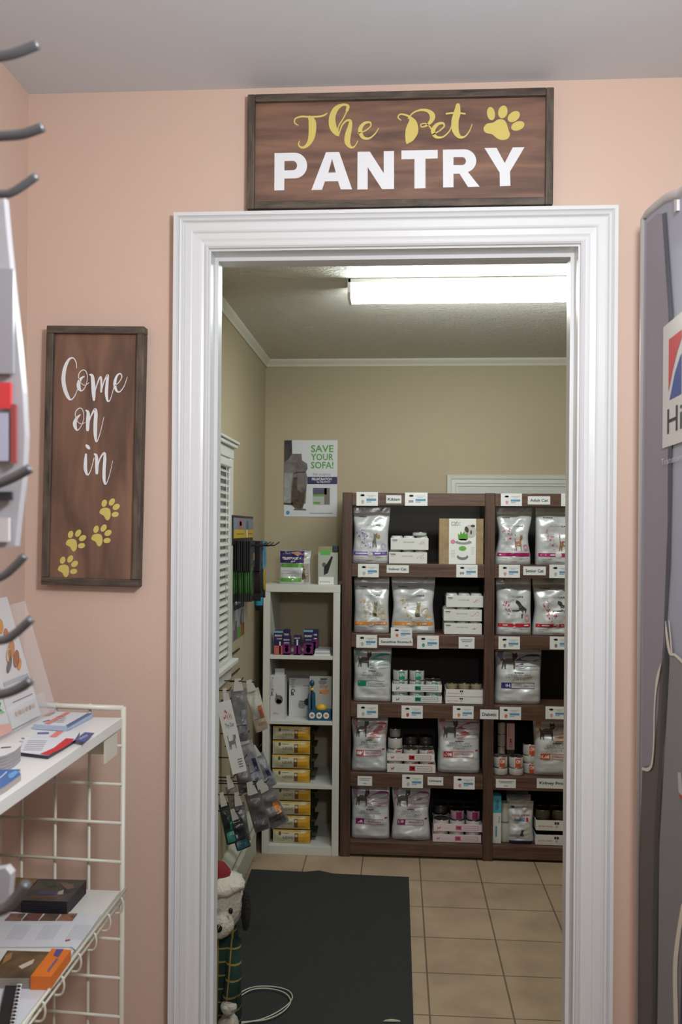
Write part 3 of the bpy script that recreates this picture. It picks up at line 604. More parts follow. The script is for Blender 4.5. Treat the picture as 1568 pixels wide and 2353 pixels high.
# ---- cans
LID = mat((178, 176, 168), .22, .95); LIDD = mat((120, 112, 90), .25, .95)
def make_can(label, r=.040, h_=.060, body=(206, 206, 204), blk=None, code=None, lid=LID, group=None, rot0=0):
    root = thing('food_can', label, 'can', (0, 0, -5), 0, group); mb = MB(); B_ = mat(body, .35)
    mb.lathe([(.0001, 0), (r*.96, 0), (r, .003), (r, h_-.006), (r*.97, h_-.002)], B_)
    if blk:
        f = lambda x, y: ((r+.0008)*math.sin((x-.5)*2.2+rot0), -(r+.0008)*math.cos((x-.5)*2.2+rot0), y*h_)
        K = mat(blk, .4); put_rect(mb, f, .40, .78, .08, .86, K, 6, 1)
        if code: f2 = lambda x, y: ((r+.0014)*math.sin((x-.5)*2.2+rot0), -(r+.0014)*math.cos((x-.5)*2.2+rot0), y*h_); put_text(mb, f2, code, .45, .73, .40, .76, WHITE, .02)
        for yy in (.3, .5, .7): put_rect(mb, f, .08, .34, yy, yy+.04, LGREY, 3, 1)
    mb.build('can_body', root)
    MB().lathe([(r*.95, h_-.005), (r*1.01, h_-.003), (r*1.01, h_), (r*.95, h_+.0005), (r*.92, h_-.003), (.0001, h_-.003)], lid).build('lid', root)
    return root
_used = set()
def put_can(proto, loc, label, group=None, rz=0):
    o = place_copy(proto, proto.name in _used, loc, rz, label, group); _used.add(proto.name); return o
CARDW = mat((226, 224, 222), .5)
def tray(u0, u1, vt, vb, base_z, code, col, label, yoff=.035, pink=False, rc=False, h_=None):
    yf = SY+yoff; a = PY(u0, vb, yf).x; b = PY(u1, vb, yf).x; hh = h_ or PY(u0, vt, yf).z-PY(u0, vb, yf).z; w_ = b-a; d_ = w_*2/3+.01
    mb = MB(); t = .0025; CW = mat((222, 205, 210), .5) if pink else CARDW
    mb.box(0, w_, 0, d_, 0, t, CW); mb.box(0, w_, 0, t, t, hh, CW); mb.box(0, w_, d_-t, d_, t, hh, CW); mb.box(0, t, t, d_-t, t, hh, CW); mb.box(w_-t, w_, t, d_-t, t, hh, CW)
    fn = lambda x, y: (x*w_, -.0008, y*hh); C = mat(col, .5)
    if rc:
        put_text(mb, fn, 'ROYAL CANIN', .06, .34, .34, .50, mat((205, 100, 95))); put_rect(mb, fn, .38, .42, .60, .85, INK); put_rect(mb, fn, .43, .47, .60, .85, INK); put_ell(mb, fn, .425, .40, .03, .12, LGREY)
    else:
        put_cat(mb, fn, CAT_WALK, .08, .25, .07, .40, C); put_text(mb, fn, 'PRO PLAN', .22, .34, .36, .50, LGREY); put_rect(mb, fn, .46, .58, .20, .78, C); put_text(mb, fn, code, .48, .56, .34, .66, CW, .02)
        for q in ((.58, .92, .74, .78), (.58, .92, .20, .24), (.915, .925, .20, .78)): put_rect(mb, fn, *q, C)
        put_rect(mb, fn, .61, .89, .42, .55, LGREY)
    o = mb.build('can_tray'); o.location = (a, yf, base_z); tag(o, label, 'tray'); return a, w_, yf, base_z+t, d_
def fill(T, proto, label, group, n=3, rows=2, dz=0, r=.040):
    a, w_, yf, z0, d_ = T
    for j in range(rows):
        for i in range(n): put_can(proto, (a+w_*(i+.5)/n, yf+d_*(j+.5)/rows, z0+.0005+dz), label, group)
# sensitive shelf: EN trays
pE = make_can('x', h_=.055, blk=TEAL, code='EN'); T1 = tray(901.6, 1015.5, 1602, 1618, SZ[3]+.001, 'EN', TEAL, 'lower white can tray with teal EN print')
fill(T1, pE, 'white cat food can in the lower teal EN tray', 'cans in the lower EN tray')
T2 = tray(901.6, 1015.5, 1570, 1587, SZ[3]+.060, 'EN', TEAL, 'upper white can tray with teal EN print'); fill(T2, pE, 'white cat food can in the upper teal EN tray', 'cans in the upper EN tray')
z = SZ[3]+.060+.0030+.0565
put_can(pE, (T2[0]+T2[1]/6, T2[2]+T2[4]*.25, z), 'loose teal EN can on top of the trays, left one')
put_can(pE, (T2[0]+T2[1]/2, T2[2]+T2[4]*.25, z), 'loose teal EN can on top of the trays, right one')
pR = make_can('x', r=.031, h_=.033, body=(150, 140, 118), lid=LIDD)
T = tray(1024, 1110, 1605.5, 1621, SZ[3]+.001, '', DMR, 'lower white can tray right of the EN trays', rc=True); fill(T, pR, 'small gold-lidded can in the lower plain tray', 'cans in the lower plain tray')
T = tray(1025, 1110, 1588, 1604.5, SZ[3]+.0395, '', DMR, 'upper white can tray right of the EN trays', rc=True); fill(T, pR, 'small gold-lidded can in the upper plain tray', 'cans in the upper plain tray')
a, w_, yf, z0, d_ = T
for i in range(3): put_can(pR, (a+w_*(i+.5)/3, yf+d_*.25, z0+.0345), 'small gold-lidded can on top of the plain trays', 'gold-lidded cans on top of the plain trays')
# DM trays
pD = make_can('x', h_=.0575, r=.039, blk=DMR, code='DM', rot0=.3); pP = make_can('x', h_=.0575, r=.039, body=(196, 194, 192))
T = tray(890, 1001, 1753, 1772.5, SZ[4]+.001, 'DM', DMR, 'lower white can tray with red DM print'); a, w_, yf, z0, d_ = T
for j in range(2):
    for i in range(3):
        p = pP if (i == 0) else pD; put_can(p, (a+w_*(i+.5)/3, yf+d_*(j+.5)/2, z0+.0005), 'plain white can in the lower red DM tray' if i == 0 else 'red and white DM can in the lower DM tray', 'plain cans in the lower DM tray' if i == 0 else 'DM cans in the lower DM tray')
T = tray(890, 999, 1721, 1738, SZ[4]+.0630, 'DM', DMR, 'upper white can tray with red DM print'); a, w_, yf, z0, d_ = T
for j in range(2):
    for i in range(3):
        p = pP if i == 1 else pD; put_can(p, (a+w_*(i+.5)/3, yf+d_*(j+.5)/2, z0+.0005), 'plain white can in the upper red DM tray' if i == 1 else 'red and white DM can in the upper DM tray', 'plain cans in the upper DM tray' if i == 1 else 'DM cans in the upper DM tray')
put_can(pP, (a+w_/6, yf+d_*.25, z0+.0605), 'white can standing on the upper DM tray at its left end')
pS = make_can('x', h_=.045, r=.030, body=(120, 120, 122)); put_can(pS, (a+w_/6, yf+d_*.25, z0+.1205), 'small grey can topmost above the DM trays')
pK = make_can('x', h_=.045, r=.038, body=(62, 60, 60), lid=LIDD)
for i in (1, 2):
    put_can(pK, (a+w_*(i+.5)/3, yf+d_*.75, z0+.0605), 'dark can at the back on the upper DM tray', 'dark cans on the DM trays')
# urinary trays
pU = make_can('x', h_=.0535, r=.040, body=(205, 200, 204)); pV = make_can('x', h_=.05, r=.037, body=(170, 140, 158), blk=URP, lid=LIDD)
T = tray(995, 1106, 1921, 1938.5, SZ[5]+.001, 'UR', (205, 92, 130), 'lower pink-printed can tray on the bottom shelf', pink=True); fill(T, pU, 'white can in the lower pink-printed tray', 'cans in the lower pink tray')
T = tray(997, 1108, 1889, 1906, SZ[5]+.0590, 'UR', (205, 92, 130), 'upper pink-printed can tray on the bottom shelf', pink=True); fill(T, pU, 'white can in the upper pink-printed tray', 'cans in the upper pink tray')
a, w_, yf, z0, d_ = T
for i in (1, 2): put_can(pV, (a+w_*(i+.5)/3, yf+d_*.25, z0+.0570), 'purple and white can on top of the pink trays', 'cans on top of the pink trays')
for i in range(3): put_can(pK, (a+w_*(i+.5)/3, yf+d_*.75, z0+.0570), 'dark can behind the purple cans on the pink trays', 'dark cans on the pink trays')
# OM cans
pO = make_can('x', h_=.058, r=.038, blk=OMO, code='OM'); pW = make_can('x', h_=.040, r=.039, body=(200, 196, 192))
for u, l in ((1151, 'left'), (1187, 'right')):
    x = PY(u, 1780, SY+.05).x; put_can(pW, (x, SY+.066, SZ[4]+.0005), 'plain white can under the %s OM can' % l); put_can(pO, (x, SY+.066, SZ[4]+.0415), 'red and white OM can, %s one of the front pair' % l)
pB = make_can('x', h_=.066, r=.021, body=(170, 160, 158)); x = PY(1153, 1700, SY+.13).x
for i in range(4): put_can(pB, (x, SY+.135, SZ[4]+.0005+.0668*i), 'narrow white can in the column behind the left OM can', 'column of narrow cans behind the OM cans')
x = PY(1173, 1700, SY+.14).x
mb = MB(); mb.box(-.021, .021, 0, .16, 0, .145, mat((208, 172, 172), .5)); fn = lambda x_, y_: (-.021+.042*x_, -.0008, .145*y_); put_text(mb, fn, 'OM', .3, .7, .08, .42, mat((176, 84, 96)), .02, rot=90); put_rect(mb, fn, .2, .3, .5, .95, mat((190, 140, 140)))
mb2 = MB(); mb2.box(-.02, .02, 0, .16, 0, .115, mat((60, 58, 58), .5)); o = mb2.build('food_case'); o.location = (x, SY+.125, SZ[4]+.0005); tag(o, 'dark grey box under the upright pink tray', 'box')
o = mb.build('can_tray'); o.location = (x, SY+.12, SZ[4]+.1165); tag(o, 'pale pink can tray standing on end behind the OM cans', 'tray')
for i, l in enumerate(('lower', 'middle', 'upper')):
    put_can(pO if i != 1 else pW, (PY(1219, 1700, SY+.10).x, SY+.11, SZ[4]+.0005+[0, .059, .10][i]), '%s can in the column against the orange OM bag' % l)
# kidney shelf right
x0 = PY(1133, 1941, SY+.04); x1 = PY(1152, 1941, SY+.04); h_ = PY(1142, 1829, SY+.04).z-SZ[5]
mb = MB(); w_ = x1.x-x0.x; mb.box(0, w_, 0, .16, 0, h_*.64, CARD); mb.box(0, w_, 0, .16, h_*.64, h_, mat((78, 168, 186), .45)); fn = lambda x_, y_: (x_*w_, -.0008, y_*h_)
put_text(mb, fn, 'RENAL', .3, .7, .72, .92, mat((50, 110, 140)), .02, rot=90); put_rect(mb, fn, .3, .5, .14, .36, mat((90, 150, 170))); put_text(mb, fn, 'diet', .6, .85, .42, .58, GREYINK, 0, rot=90)
o = mb.build('product_box'); o.location = (x0.x, SY+.04, SZ[5]+.0005); tag(o, 'upright white box with a teal top end on the bottom shelf', 'box')
pj = make_can('x', h_=.105, r=.022, body=(196, 194, 188), lid=mat((150, 150, 150), .4)); x = PY(1161, 1900, SY+.07).x
for i, l in enumerate(('lower', 'upper')): put_can(pj, (x, SY+.08, SZ[5]+.0005+i*.108), '%s white tub between the teal box and the renal bag' % l)
pq = make_can('x', h_=.050, r=.040, body=(70, 64, 50), lid=LIDD)
T = tray(1231, 1345, 1920, 1943, SZ[5]+.001, '', DMR, 'lower white can tray right of the renal bag', rc=True); fill(T, pq, 'dark can in the lower tray right of the renal bag', 'dark cans in the lower renal tray')
T = tray(1232, 1345, 1885, 1908, SZ[5]+.0790, '', DMR, 'upper white can tray right of the renal bag', rc=True); fill(T, pq, 'dark can in the upper tray right of the renal bag', 'dark cans in the upper renal tray'); fill(T, pq, 'dark gold-rimmed can on top of the renal trays', 'dark cans on top of the renal trays', dz=.052)
# lower renal tray cans are wrapped high enough to carry the upper tray
x = PY(965, 1230, SY+.07).x; pz = make_can('x', h_=.020, r=.038, body=(196, 198, 196)); put_can(pz, (x, SY+.08, ZK), 'flat silver can on top of the two white cases')
# cat grass planter box
x0 = PY(1009.5, 1296, SY+.03).x; x1 = PY(1111, 1296, SY+.03).x; w_ = x1-x0; h_ = PY(1060, 1192, SY+.03).z-SZ[1]
KR = mat((168, 146, 110), .7, var=(26, (148, 124, 92))); mb = MB(); mb.box(0, w_, 0, .10, 0, h_, KR); fn = lambda x_, y_: (x_*w_, -.0010, y_*h_); fn2 = lambda x_, y_: (x_*w_, -.0014, y_*h_); fn3 = lambda x_, y_: (x_*w_, -.0018, y_*h_)
put_rect(mb, fn, .22, .83, 0, 1, WHITE)
put_text(mb, fn2, 'cat', .27, .42, .84, .95, GREYINK); put_text(mb, fn2, 'it', .43, .48, .84, .95, LGREY); GRC = mat((86, 158, 50))
put_ell(mb, fn2, .55, .48, .19, .05, mat((150, 150, 152))); put_ell(mb, fn3, .54, .52, .13, .04, WHITE); put_poly(mb, fn3, [(.43, .55), (.42, .68), (.46, .64), (.49, .73), (.52, .66), (.56, .72), (.59, .65), (.64, .70), (.65, .55), (.6, .52), (.47, .52)], GRC)
put_ell(mb, fn2, .70, .72, .14, .15, mat((196, 192, 188)), 20); put_ell(mb, fn3, .62, .76, .045, .07, mat((70, 60, 52)), 20); put_ell(mb, fn3, .76, .84, .05, .03, mat((80, 68, 58))); put_ell(mb, fn3, .72, .70, .02, .05, mat((60, 54, 48)))
put_ell(mb, fn2, .31, .49, .055, .05, mat((222, 130, 160))); put_ell(mb, fn2, .53, .16, .13, .07, mat((120, 122, 124))); put_ell(mb, fn3, .53, .20, .10, .05, WHITE); put_ell(mb, fn3, .53, .345, .085, .055, mat((110, 170, 80)))
for i in range(5): put_rect(mb, fn2, .27, .36, .30-.035*i, .308-.035*i, LGREY); put_rect(mb, fn2, .72, .80, .36-.035*i, .368-.035*i, LGREY)
o = mb.build('product_box', None, .0015); o.location = (x0, SY+.03, SZ[1]+.0005); tag(o, 'brown and white cat grass planter box on the top shelf', 'box')

# ================================================================== WHITE CUBE BOOKCASE
bx0 = PY(603.5, 1650, SY).x; bx1 = PY(780, 1650, SY).x; bw = bx1-bx0; bz = PY(690, 1344, SY).z; BD = .39
WS = mat((212, 213, 206), .4); bk = thing('cube_bookcase', 'tall narrow white four-cube bookcase beside the brown shelving', 'bookcase', (bx0, SY, 0))
tk = .037
MB().box(0, tk, 0, BD, 0, bz-.0405, WS).build('side_panel', bk, .0015); MB().box(bw-tk, bw, 0, BD, 0, bz-.0405, WS).build('side_panel', bk, .0015)
MB().box(-.001, bw+.001, -.001, BD, bz-.04, bz, WS).build('top_panel', bk, .0015); MB().box(tk+.0005, bw-tk-.0005, 0, BD, .0, .048, WS).build('bottom_panel', bk, .0015)
BZ = []
for v in (1507, 1657, 1804):
    zt = PY(690, v, SY).z; BZ.append(zt); MB().box(tk+.0005, bw-tk-.0005, .002, BD, zt-.020, zt, WS).build('shelf', bk, .001)
def bpos(u0, u1, vt, vb, z0, yoff=.02):
    yf = SY+yoff; a = PY(u0, vb, yf); b = PY(u1, vt, yf); return a.x, b.x-a.x, b.z-z0, yf
# pouch on top
NAVY = mat((46, 36, 92), .3); GRE = mat((96, 160, 60), .3)
a, w_, h_, yf = bpos(640, 714, 1265, 1341, bz, .08); root = thing('food_bag', 'glossy purple and green pouch with a cat photo on top of the white bookcase', 'pouch', (a+w_/2, yf+.03, bz+.0005))
B = Bag(w_, h_, .06, 21, .85, 0, .02); mb = B.mesh('p', root, mat((208, 210, 212), .18, .1)); fn = B.fn
put_rect(mb, fn, .03, .80, .62, .97, NAVY, 10, 4); put_poly(mb, fn, [(.35, .93), (.6, .96), (.9, .8), (.8, .74), (.6, .82)], mat((170, 130, 110))); put_rect(mb, fn, .05, .80, .50, .60, GRE, 8, 1); put_rect(mb, fn, .05, .72, .06, .17, GRE, 8, 1)
put_text(mb, fn, 'FELISCRATCH', .1, .7, .72, .80, WHITE, .03); put_text(mb, fn, 'by FELIWAY', .12, .5, .86, .90, WHITE)
for i in range(3): put_rect(mb, fn, .1, .65, .24+.07*i, .26+.07*i, LGREY, 4, 1)
put_rect(mb, fn, .80, .96, .05, .6, mat((150, 138, 124)), 3, 4); put_cat(mb, fn, CAT_SIT, .70, .12, .24, .42, mat((104, 78, 60))); mb.build('pouch', root); 
t = MB(); n = 10; t.add([(B.pt(-1+2*i/n, q)[0], B.pt(-1+2*i/n, q)[1]-.003, q*h_) for q in (.975, .998) for i in range(n+1)], [(i, i+1, n+2+i, n+1+i) for i in range(n)], FOILD); t.build('top_seal', root)
# brush box on top right
a, w_, h_, yf = bpos(731, 777, 1256, 1343, bz, .05)
root = thing('product_box', 'grey pet grooming box with a green label and black tool on the bookcase top', 'box', (a, yf, bz+.0005)); mb = MB(); mb.box(0, w_, 0, .08, 0, h_*.84, mat((176, 180, 172), .3)); fn = lambda x_, y_: (x_*w_, -.001, y_*h_)
mb.box(0, w_*.78, .01, .012, h_*.84, h_, mat((150, 150, 112), .3))
put_rect(mb, fn, .12, .62, .78, .88, mat((82, 178, 70))); put_poly(mb, fn, [(.3, .25), (.5, .3), (.75, .72), (.68, .75), (.45, .55), (.3, .45)], BLACK); put_rect(mb, fn, .04, .8, 0, .2, WHITE); put_ell(mb, fn, .3, .52, .1, .06, mat((90, 92, 88))); put_text(mb, fn, 'grooming', .1, .6, .04, .1, GREYINK); mb.build('carton', root)
MB().box(w_*.7, w_, .008, .07, h_*.84+.0005, h_*1.02, mat((46, 52, 70), .4)).build('flap', root, .004)
# small purple boxes on shelf 1
PU = mat((44, 36, 84), .3); MG = mat((120, 40, 110), .3); CY_ = mat((120, 170, 190), .3)
def small_box(u0, u1, vt, vb, z0, label, yoff, draw, rz=0, d_=.05, base=PU, name='product_box', cat='box'):
    a, w_, h_, yf = bpos(u0, u1, vt, vb, z0, yoff); mb = MB(); mb.box(0, w_, 0, d_, 0, h_, base); fn = lambda x_, y_: (x_*w_, -.0008, y_*h_); draw(mb, fn)
    o = mb.build(name, None, .001); o.location = (a, yf, z0+.0005); o.rotation_euler = (0, 0, rz); return tag(o, label, cat)
def d_a(m, f): put_rect(m, f, 0, 1, .92, 1, CY_); put_text(m, f, 'FELIWAY', .12, .9, .76, .84, WHITE, .03); put_text(m, f, 'CLASSIC', .3, .9, .64, .70, WHITE, .02); put_rect(m, f, .05, .95, .02, .38, mat((190, 96, 92))); put_rect(m, f, .6, .75, .02, .55, mat((230, 230, 235), .2))
def d_b(m, f): put_rect(m, f, 0, 1, 0, .6, MG); put_text(m, f, 'FELIWAY', .12, .9, .76, .84, WHITE, .03); put_rect(m, f, .15, .85, .62, .66, WHITE); put_ell(m, f, .5, .28, .22, .14, mat((190, 180, 178))); put_rect(m, f, .05, .95, 0, .08, mat((190, 200, 90))); put_rect(m, f, .25, .75, .42, .5, mat((200, 180, 205)))
def d_c(m, f): put_rect(m, f, 0, 1, 0, .5, MG); put_rect(m, f, .4, .6, .02, .8, mat((215, 230, 240), .15)); put_text(m, f, 'FELIWAY', .12, .9, .84, .9, WHITE, .03); put_rect(m, f, .05, .95, 0, .06, CY_)
def d_d(m, f): put_rect(m, f, 0, 1, .92, 1, CY_); put_rect(m, f, 0, 1, 0, .48, MG); put_text(m, f, 'FELIWAY', .1, .9, .72, .80, WHITE, .03); put_text(m, f, 'optimum', .2, .8, .58, .64, WHITE); put_ell(m, f, .5, .22, .24, .13, mat((190, 180, 178))); put_rect(m, f, .05, .95, 0, .07, mat((190, 200, 90))); put_rect(m, f, .25, .8, .34, .42, mat((200, 180, 205)))
z1 = BZ[0]
small_box(629, 651, 1450, 1505, z1, 'purple box with a red lower panel at the left on the upper cube shelf', .03, d_a)
small_box(650, 668, 1462, 1505, z1, 'short purple box beside the red-panelled one', .025, d_b, d_=.04)
small_box(652, 666, 1447, 1500, z1, 'tall purple box standing behind the short purple one', .08, d_b, d_=.04)
small_box(675, 692, 1461, 1505, z1, 'narrow purple box with a bright silvery stripe', .025, d_c, d_=.04)
small_box(698, 720, 1448, 1506, z1, 'tall purple box on the upper cube shelf, beside the leaflets', .02, d_d)
small_box(714, 731, 1448, 1500, z1, 'dark purple box half hidden behind the tall purple box', .08, d_b, d_=.05)
for i in range(4):
    a, w_, h_, yf = bpos(722, 760, 1490, 1509, z1, .02+.004*i); mb = MB(); mb.box(0, w_-.004*i, 0, .12, 0, .007, LGREY if i % 2 else PAPER)
    mb.M = Matrix.Identity(4); put_rect(mb, lambda x_, y_: (x_*w_, .01+.1*y_, .0074), .1, .8, .1, .3, GREYINK) if i == 3 else None
    o = mb.build('leaflet_pack'); o.location = (a+.002*i, yf, z1+.0005+.0078*i); tag(o, ['bottom', 'second', 'third', 'topmost'][i]+' grey leaflet pack in the pile right of the purple boxes', 'leaflets', 'leaflet packs on the upper cube shelf')
# shelf 2
z2 = BZ[1]
def toybox(u0, u1, vt, label, yoff, side):
    a, w_, h_, yf = bpos(u0, u1, vt, 1657, z2, yoff); root = thing('toy_box', label, 'toy box', (a, yf, z2+.0005)); mb = MB(); mb.box(0, w_, 0, .10, 0, h_, mat((208, 209, 210), .35)); fn = lambda x_, y_: (x_*w_, -.001, y_*h_)
    x1 = .22 if side else .16
    put_text(mb, fn, 'Froli', .05, x1, .74, .97, GREYINK, 0, rot=-90); put_text(mb, fn, 'Cat', .05, x1, .54, .72, INK, .03, rot=-90)
    if side:
        put_ell(mb, fn, .60, .46, .28, .11, mat((120, 116, 112))); put_ell(mb, fn, .60, .42, .2, .05, mat((160, 158, 154))); put_ell(mb, fn, .5, .47, .05, .02, BLACK); put_ell(mb, fn, .75, .5, .04, .02, BLACK); put_poly(mb, fn, [(.36, .52), (.40, .62), (.5, .55)], mat((112, 108, 104))); put_text(mb, fn, 'play', .2, .6, .12, .17, mat((200, 120, 120)))
    else:
        put_rect(mb, fn, .38, .62, .80, .815, GREYINK); put_ell(mb, fn, .50, .38, .10, .10, mat((46, 46, 48))); put_ell(mb, fn, .34, .30, .10, .10, mat((150, 150, 152))); put_rect(mb, fn, .26, .42, .395, .41, BLACK)
    mb.build('carton', root, .001)
    if side: MB().box(w_*.24, w_*.9, .04, .043, h_, h_+.035, LGREY).build('hang_tab', root)
toybox(621, 655, 1554, 'narrow white cat toy box with a cat face on the second cube shelf', .02, True)
toybox(664, 752, 1560, 'wide white cat toy box behind the blue toy display', .12, False)
a, w_, h_, yf = bpos(708, 761, 1558, 1654, z2, .02); root = thing('toy_display', 'blue cardboard display with a yellow toy on the second cube shelf', 'toy', (a, yf, z2+.0005)); BLU = mat((28, 88, 118), .4)
mb = MB(); mb.box(0, w_, 0, .10, 0, h_*.24, BLU); mb.box(.002, w_, .05, .053, h_*.24, h_, mat((176, 178, 176), .4)); mb.box(0, .003, .0, .10, h_*.24, h_*.6, BLU); fn = lambda x_, y_: (x_*w_, -.001, y_*h_)
for k in range(3): put_ell(mb, fn, .18+.31*k, .12, .13, .075, WHITE); put_ell(mb, lambda x_, y_: (x_*w_, -.0015, y_*h_), .18+.31*k, .12, .07, .03, mat([(190, 120, 80), (170, 110, 90), (200, 140, 70)][k]))
f5 = lambda x_, y_: (x_*w_, .049, y_*h_); put_poly(mb, f5, [(.05, .24), (.3, .24), (.28, .6), (.08, .7)], BLU); put_text(mb, f5, 'toy', .45, .85, .70, .80, mat((190, 120, 90)), .03); put_text(mb, f5, 'MEEP', .45, .9, .58, .68, mat((220, 140, 60)), .05)
put_ell(mb, f5, .6, .86, .18, .06, GREYINK); put_rect(mb, f5, .5, .8, .92, .95, BLACK); mb.build('display_carton', root)
MB().sphere((w_*.56, .03, h_*.27), w_*.24, .018, h_*.09, mat((226, 176, 46), .4)).build('toy_body', root)
MB().tube([(w_*.14, .02, h_*.24), (w_*.12, .015, h_*.55), (w_*.16, .01, h_*.78)], .004, BLACK).sphere((w_*.16, .012, h_*.86), .014, .012, .018, mat((24, 70, 110), .4)).sphere((w_*.18, .006, h_*.72), .010, .008, .008, mat((226, 190, 40), .4)).build('wand', root)
# litter bags lying in the two lower cubes
YEL = mat((206, 158, 40), .35); CRE = mat((196, 192, 160), .35); BRN = mat((110, 72, 50), .4); GRB = mat((60, 70, 34), .4)
def litter(proto=None, loc=None, rz=0, label='', group=None):
    pass
lw, lh, ld = .205, .075, .27
root0 = thing('litter_bag', 'x', 'litter bag', (0, 0, -5)); mb = MB(); N = 20
def lfn(q, s): # q 0..1 across, s 0..1 up front
    return (q*lw, -.012*math.sin(math.pi*s)*(1-abs(2*q-1)**6)-.001-.003*noise.noise(Vector((q*5, s*3, 1))), lh*(s*.97+.0))
for j in range(8):
    for i in range(N):
        q0, q1, s0, s1 = i/N, (i+1)/N, j/8, (j+1)/8; mb.add([lfn(q0, s0), lfn(q1, s0), lfn(q1, s1), lfn(q0, s1)], [(0, 1, 2, 3)], CRE, True)
vs = []; 
ring = [(0, 0), (lw*.5, 0), (lw, 0), (lw+.006, lh*.5), (lw, lh*.97), (lw*.5, lh), (0, lh*.97), (-.006, lh*.5)]
for yy, k in ((0, 1), (.06, 1.0), (ld-.05, 1.0), (ld, .8)): vs += [(lw/2+(a-lw/2)*k, yy, lh/2*(1-k)+b*k) for a, b in ring]
mb.add(vs, [(r*8+i, r*8+(i+1) % 8, (r+1)*8+(i+1) % 8, (r+1)*8+i) for r in range(3) for i in range(8)]+[(24, 25, 26, 27, 28, 29, 30, 31)], GRB)
o2 = lambda x_, y_: tuple(Vector(lfn(x_, y_))+Vector((0, -.0012, 0)))
put_rect(mb, o2, .68, 1, .08, .78, YEL, 6, 3); put_rect(mb, o2, .02, .98, .90, 1.0, YEL, 8, 1); put_poly(mb, o2, [(.68, .6), (.85, .8), (1, .92), (1, .7)], YEL)
put_rect(mb, o2, .58, .68, .12, .78, BRN, 2, 3); put_ell(mb, o2, .63, .62, .04, .1, mat((190, 176, 150))); put_ell(mb, o2, .19, .76, .035, .13, GRB)
put_text(mb, o2, 'PURINA', .26, .44, .74, .80, INK, .03); put_text(mb, o2, 'NEWS', .27, .54, .34, .58, GREYINK, .02); put_rect(mb, o2, .1, .16, .3, .6, LGREY); put_rect(mb, o2, .24, .3, .16, .2, GREYINK)
mb.build('sack', root0)
MB().box(lw+.003, lw+.030, .04, ld-.08, lh*.42, lh*.46, mat((70, 74, 50), .4)).build('end_fold', root0)
first = True
for cube, (zs, du) in enumerate(((BZ[2]+.0005, 0), (.0485, 2))):
    for i in range(4):
        u = [627, 626, 627, 627][i]+du; x = PY(u, 1750, SY+.04).x
        o = place_copy(root0, not first, (x, SY+.04+.004*(i % 2), zs+i*.078), .01*(-1)**i); first = False
        o['label'] = ['bottom', 'second from bottom', 'second from top', 'topmost'][i]+(' yellow and cream litter bag in the upper stack of the bookcase' if cube == 0 else ' yellow and cream litter bag in the lower stack of the bookcase'); o['group'] = 'stacked litter bags'
# ================================================================== POSTER
P = PY(652.5, 1187, BW-.004); Q = PY(776, 1011.5, BW-.004); w_ = Q.x-P.x; h_ = Q.z-P.z
mb = MB(); mb.box(0, w_, 0, .003, 0, h_, mat((214, 217, 224), .35)); fn = lambda x_, y_: (x_*w_, -.0008, y_*h_); g = lambda zx, zy: ((zx-850)/645, 1-(zy-165)/925)
SOFA = mat((128, 122, 120), .6, var=(18, (88, 82, 78))); SOFD = mat((70, 66, 66), .6, var=(20, (40, 38, 38)))
put_poly(mb, fn, [g(*p) for p in [(850,165),(942,165),(948,330),(1060,330),(1068,410),(1130,450),(1135,510),(1115,548),(1130,600),(1115,930),(1095,935),(1080,990),(1125,1000),(1120,1015),(960,1012),(985,990),(950,955),(850,945)]], SOFA)
f2 = lambda x_, y_: (x_*w_, -.0014, y_*h_); f3 = lambda x_, y_: (x_*w_, -.0019, y_*h_)
put_poly(mb, f2, [g(*p) for p in [(852,170),(940,170),(945,330),(900,400),(852,430)]], SOFD); put_poly(mb, f2, [g(*p) for p in [(960,620),(1010,610),(1010,760),(1060,800),(1110,760),(1095,930),(1060,1000),(985,985),(940,940),(950,760)]], mat((92, 74, 62), .6, var=(30, (52, 42, 38))))
put_poly(mb, f2, [g(*p) for p in [(850,560),(960,560),(940,700),(930,930),(850,920)]], mat((176, 176, 178), .6, var=(14, (130, 128, 130)))); put_poly(mb, f3, [g(*p) for p in [(930,580),(1000,548),(1115,545),(1110,556),(1000,562)]], SOFD)
put_rect(mb, f2, *(g(850, 0)[0], g(960, 0)[0]), g(0, 945)[1], g(0, 925)[1], SOFD)
PG = mat((84, 158, 58), .5)
for s_, y0_, y1_ in (('SAVE', 310, 225), ('YOUR', 408, 328), ('SOFA!', 508, 425)): put_text(mb, f2, s_, g(1175, 0)[0], g(1447, 0)[0], g(0, y0_)[1], g(0, y1_)[1], PG, .015)
put_text(mb, f2, 'Ask us about', g(1200, 0)[0], g(1412, 0)[0], g(0, 590)[1], g(0, 560)[1], GREYINK); put_rect(mb, f2, g(1132, 0)[0], 1, g(0, 695)[1], g(0, 607)[1], NAVY)
put_text(mb, f3, 'FELISCRATCH', g(1188, 0)[0], g(1425, 0)[0], g(0, 650)[1], g(0, 620)[1], WHITE, .03); put_text(mb, f3, 'by FELIWAY', g(1250, 0)[0], g(1415, 0)[0], g(0, 684)[1], g(0, 658)[1], WHITE, .02)
put_rect(mb, f2, g(1203, 0)[0], g(1410, 0)[0], g(0, 945)[1], g(0, 740)[1], mat((180, 182, 180))); put_rect(mb, f3, g(1203, 0)[0], g(1370, 0)[0], g(0, 820)[1], g(0, 742)[1], mat((84, 78, 110))); put_rect(mb, f3, g(1203, 0)[0], g(1340, 0)[0], g(0, 845)[1], g(0, 822)[1], GRE); put_rect(mb, f3, g(1340, 0)[0], g(1405, 0)[0], g(0, 940)[1], g(0, 742)[1], mat((120, 110, 104))); put_rect(mb, f3, g(1210, 0)[0], g(1290, 0)[0], g(0, 935)[1], g(0, 910)[1], GRE)
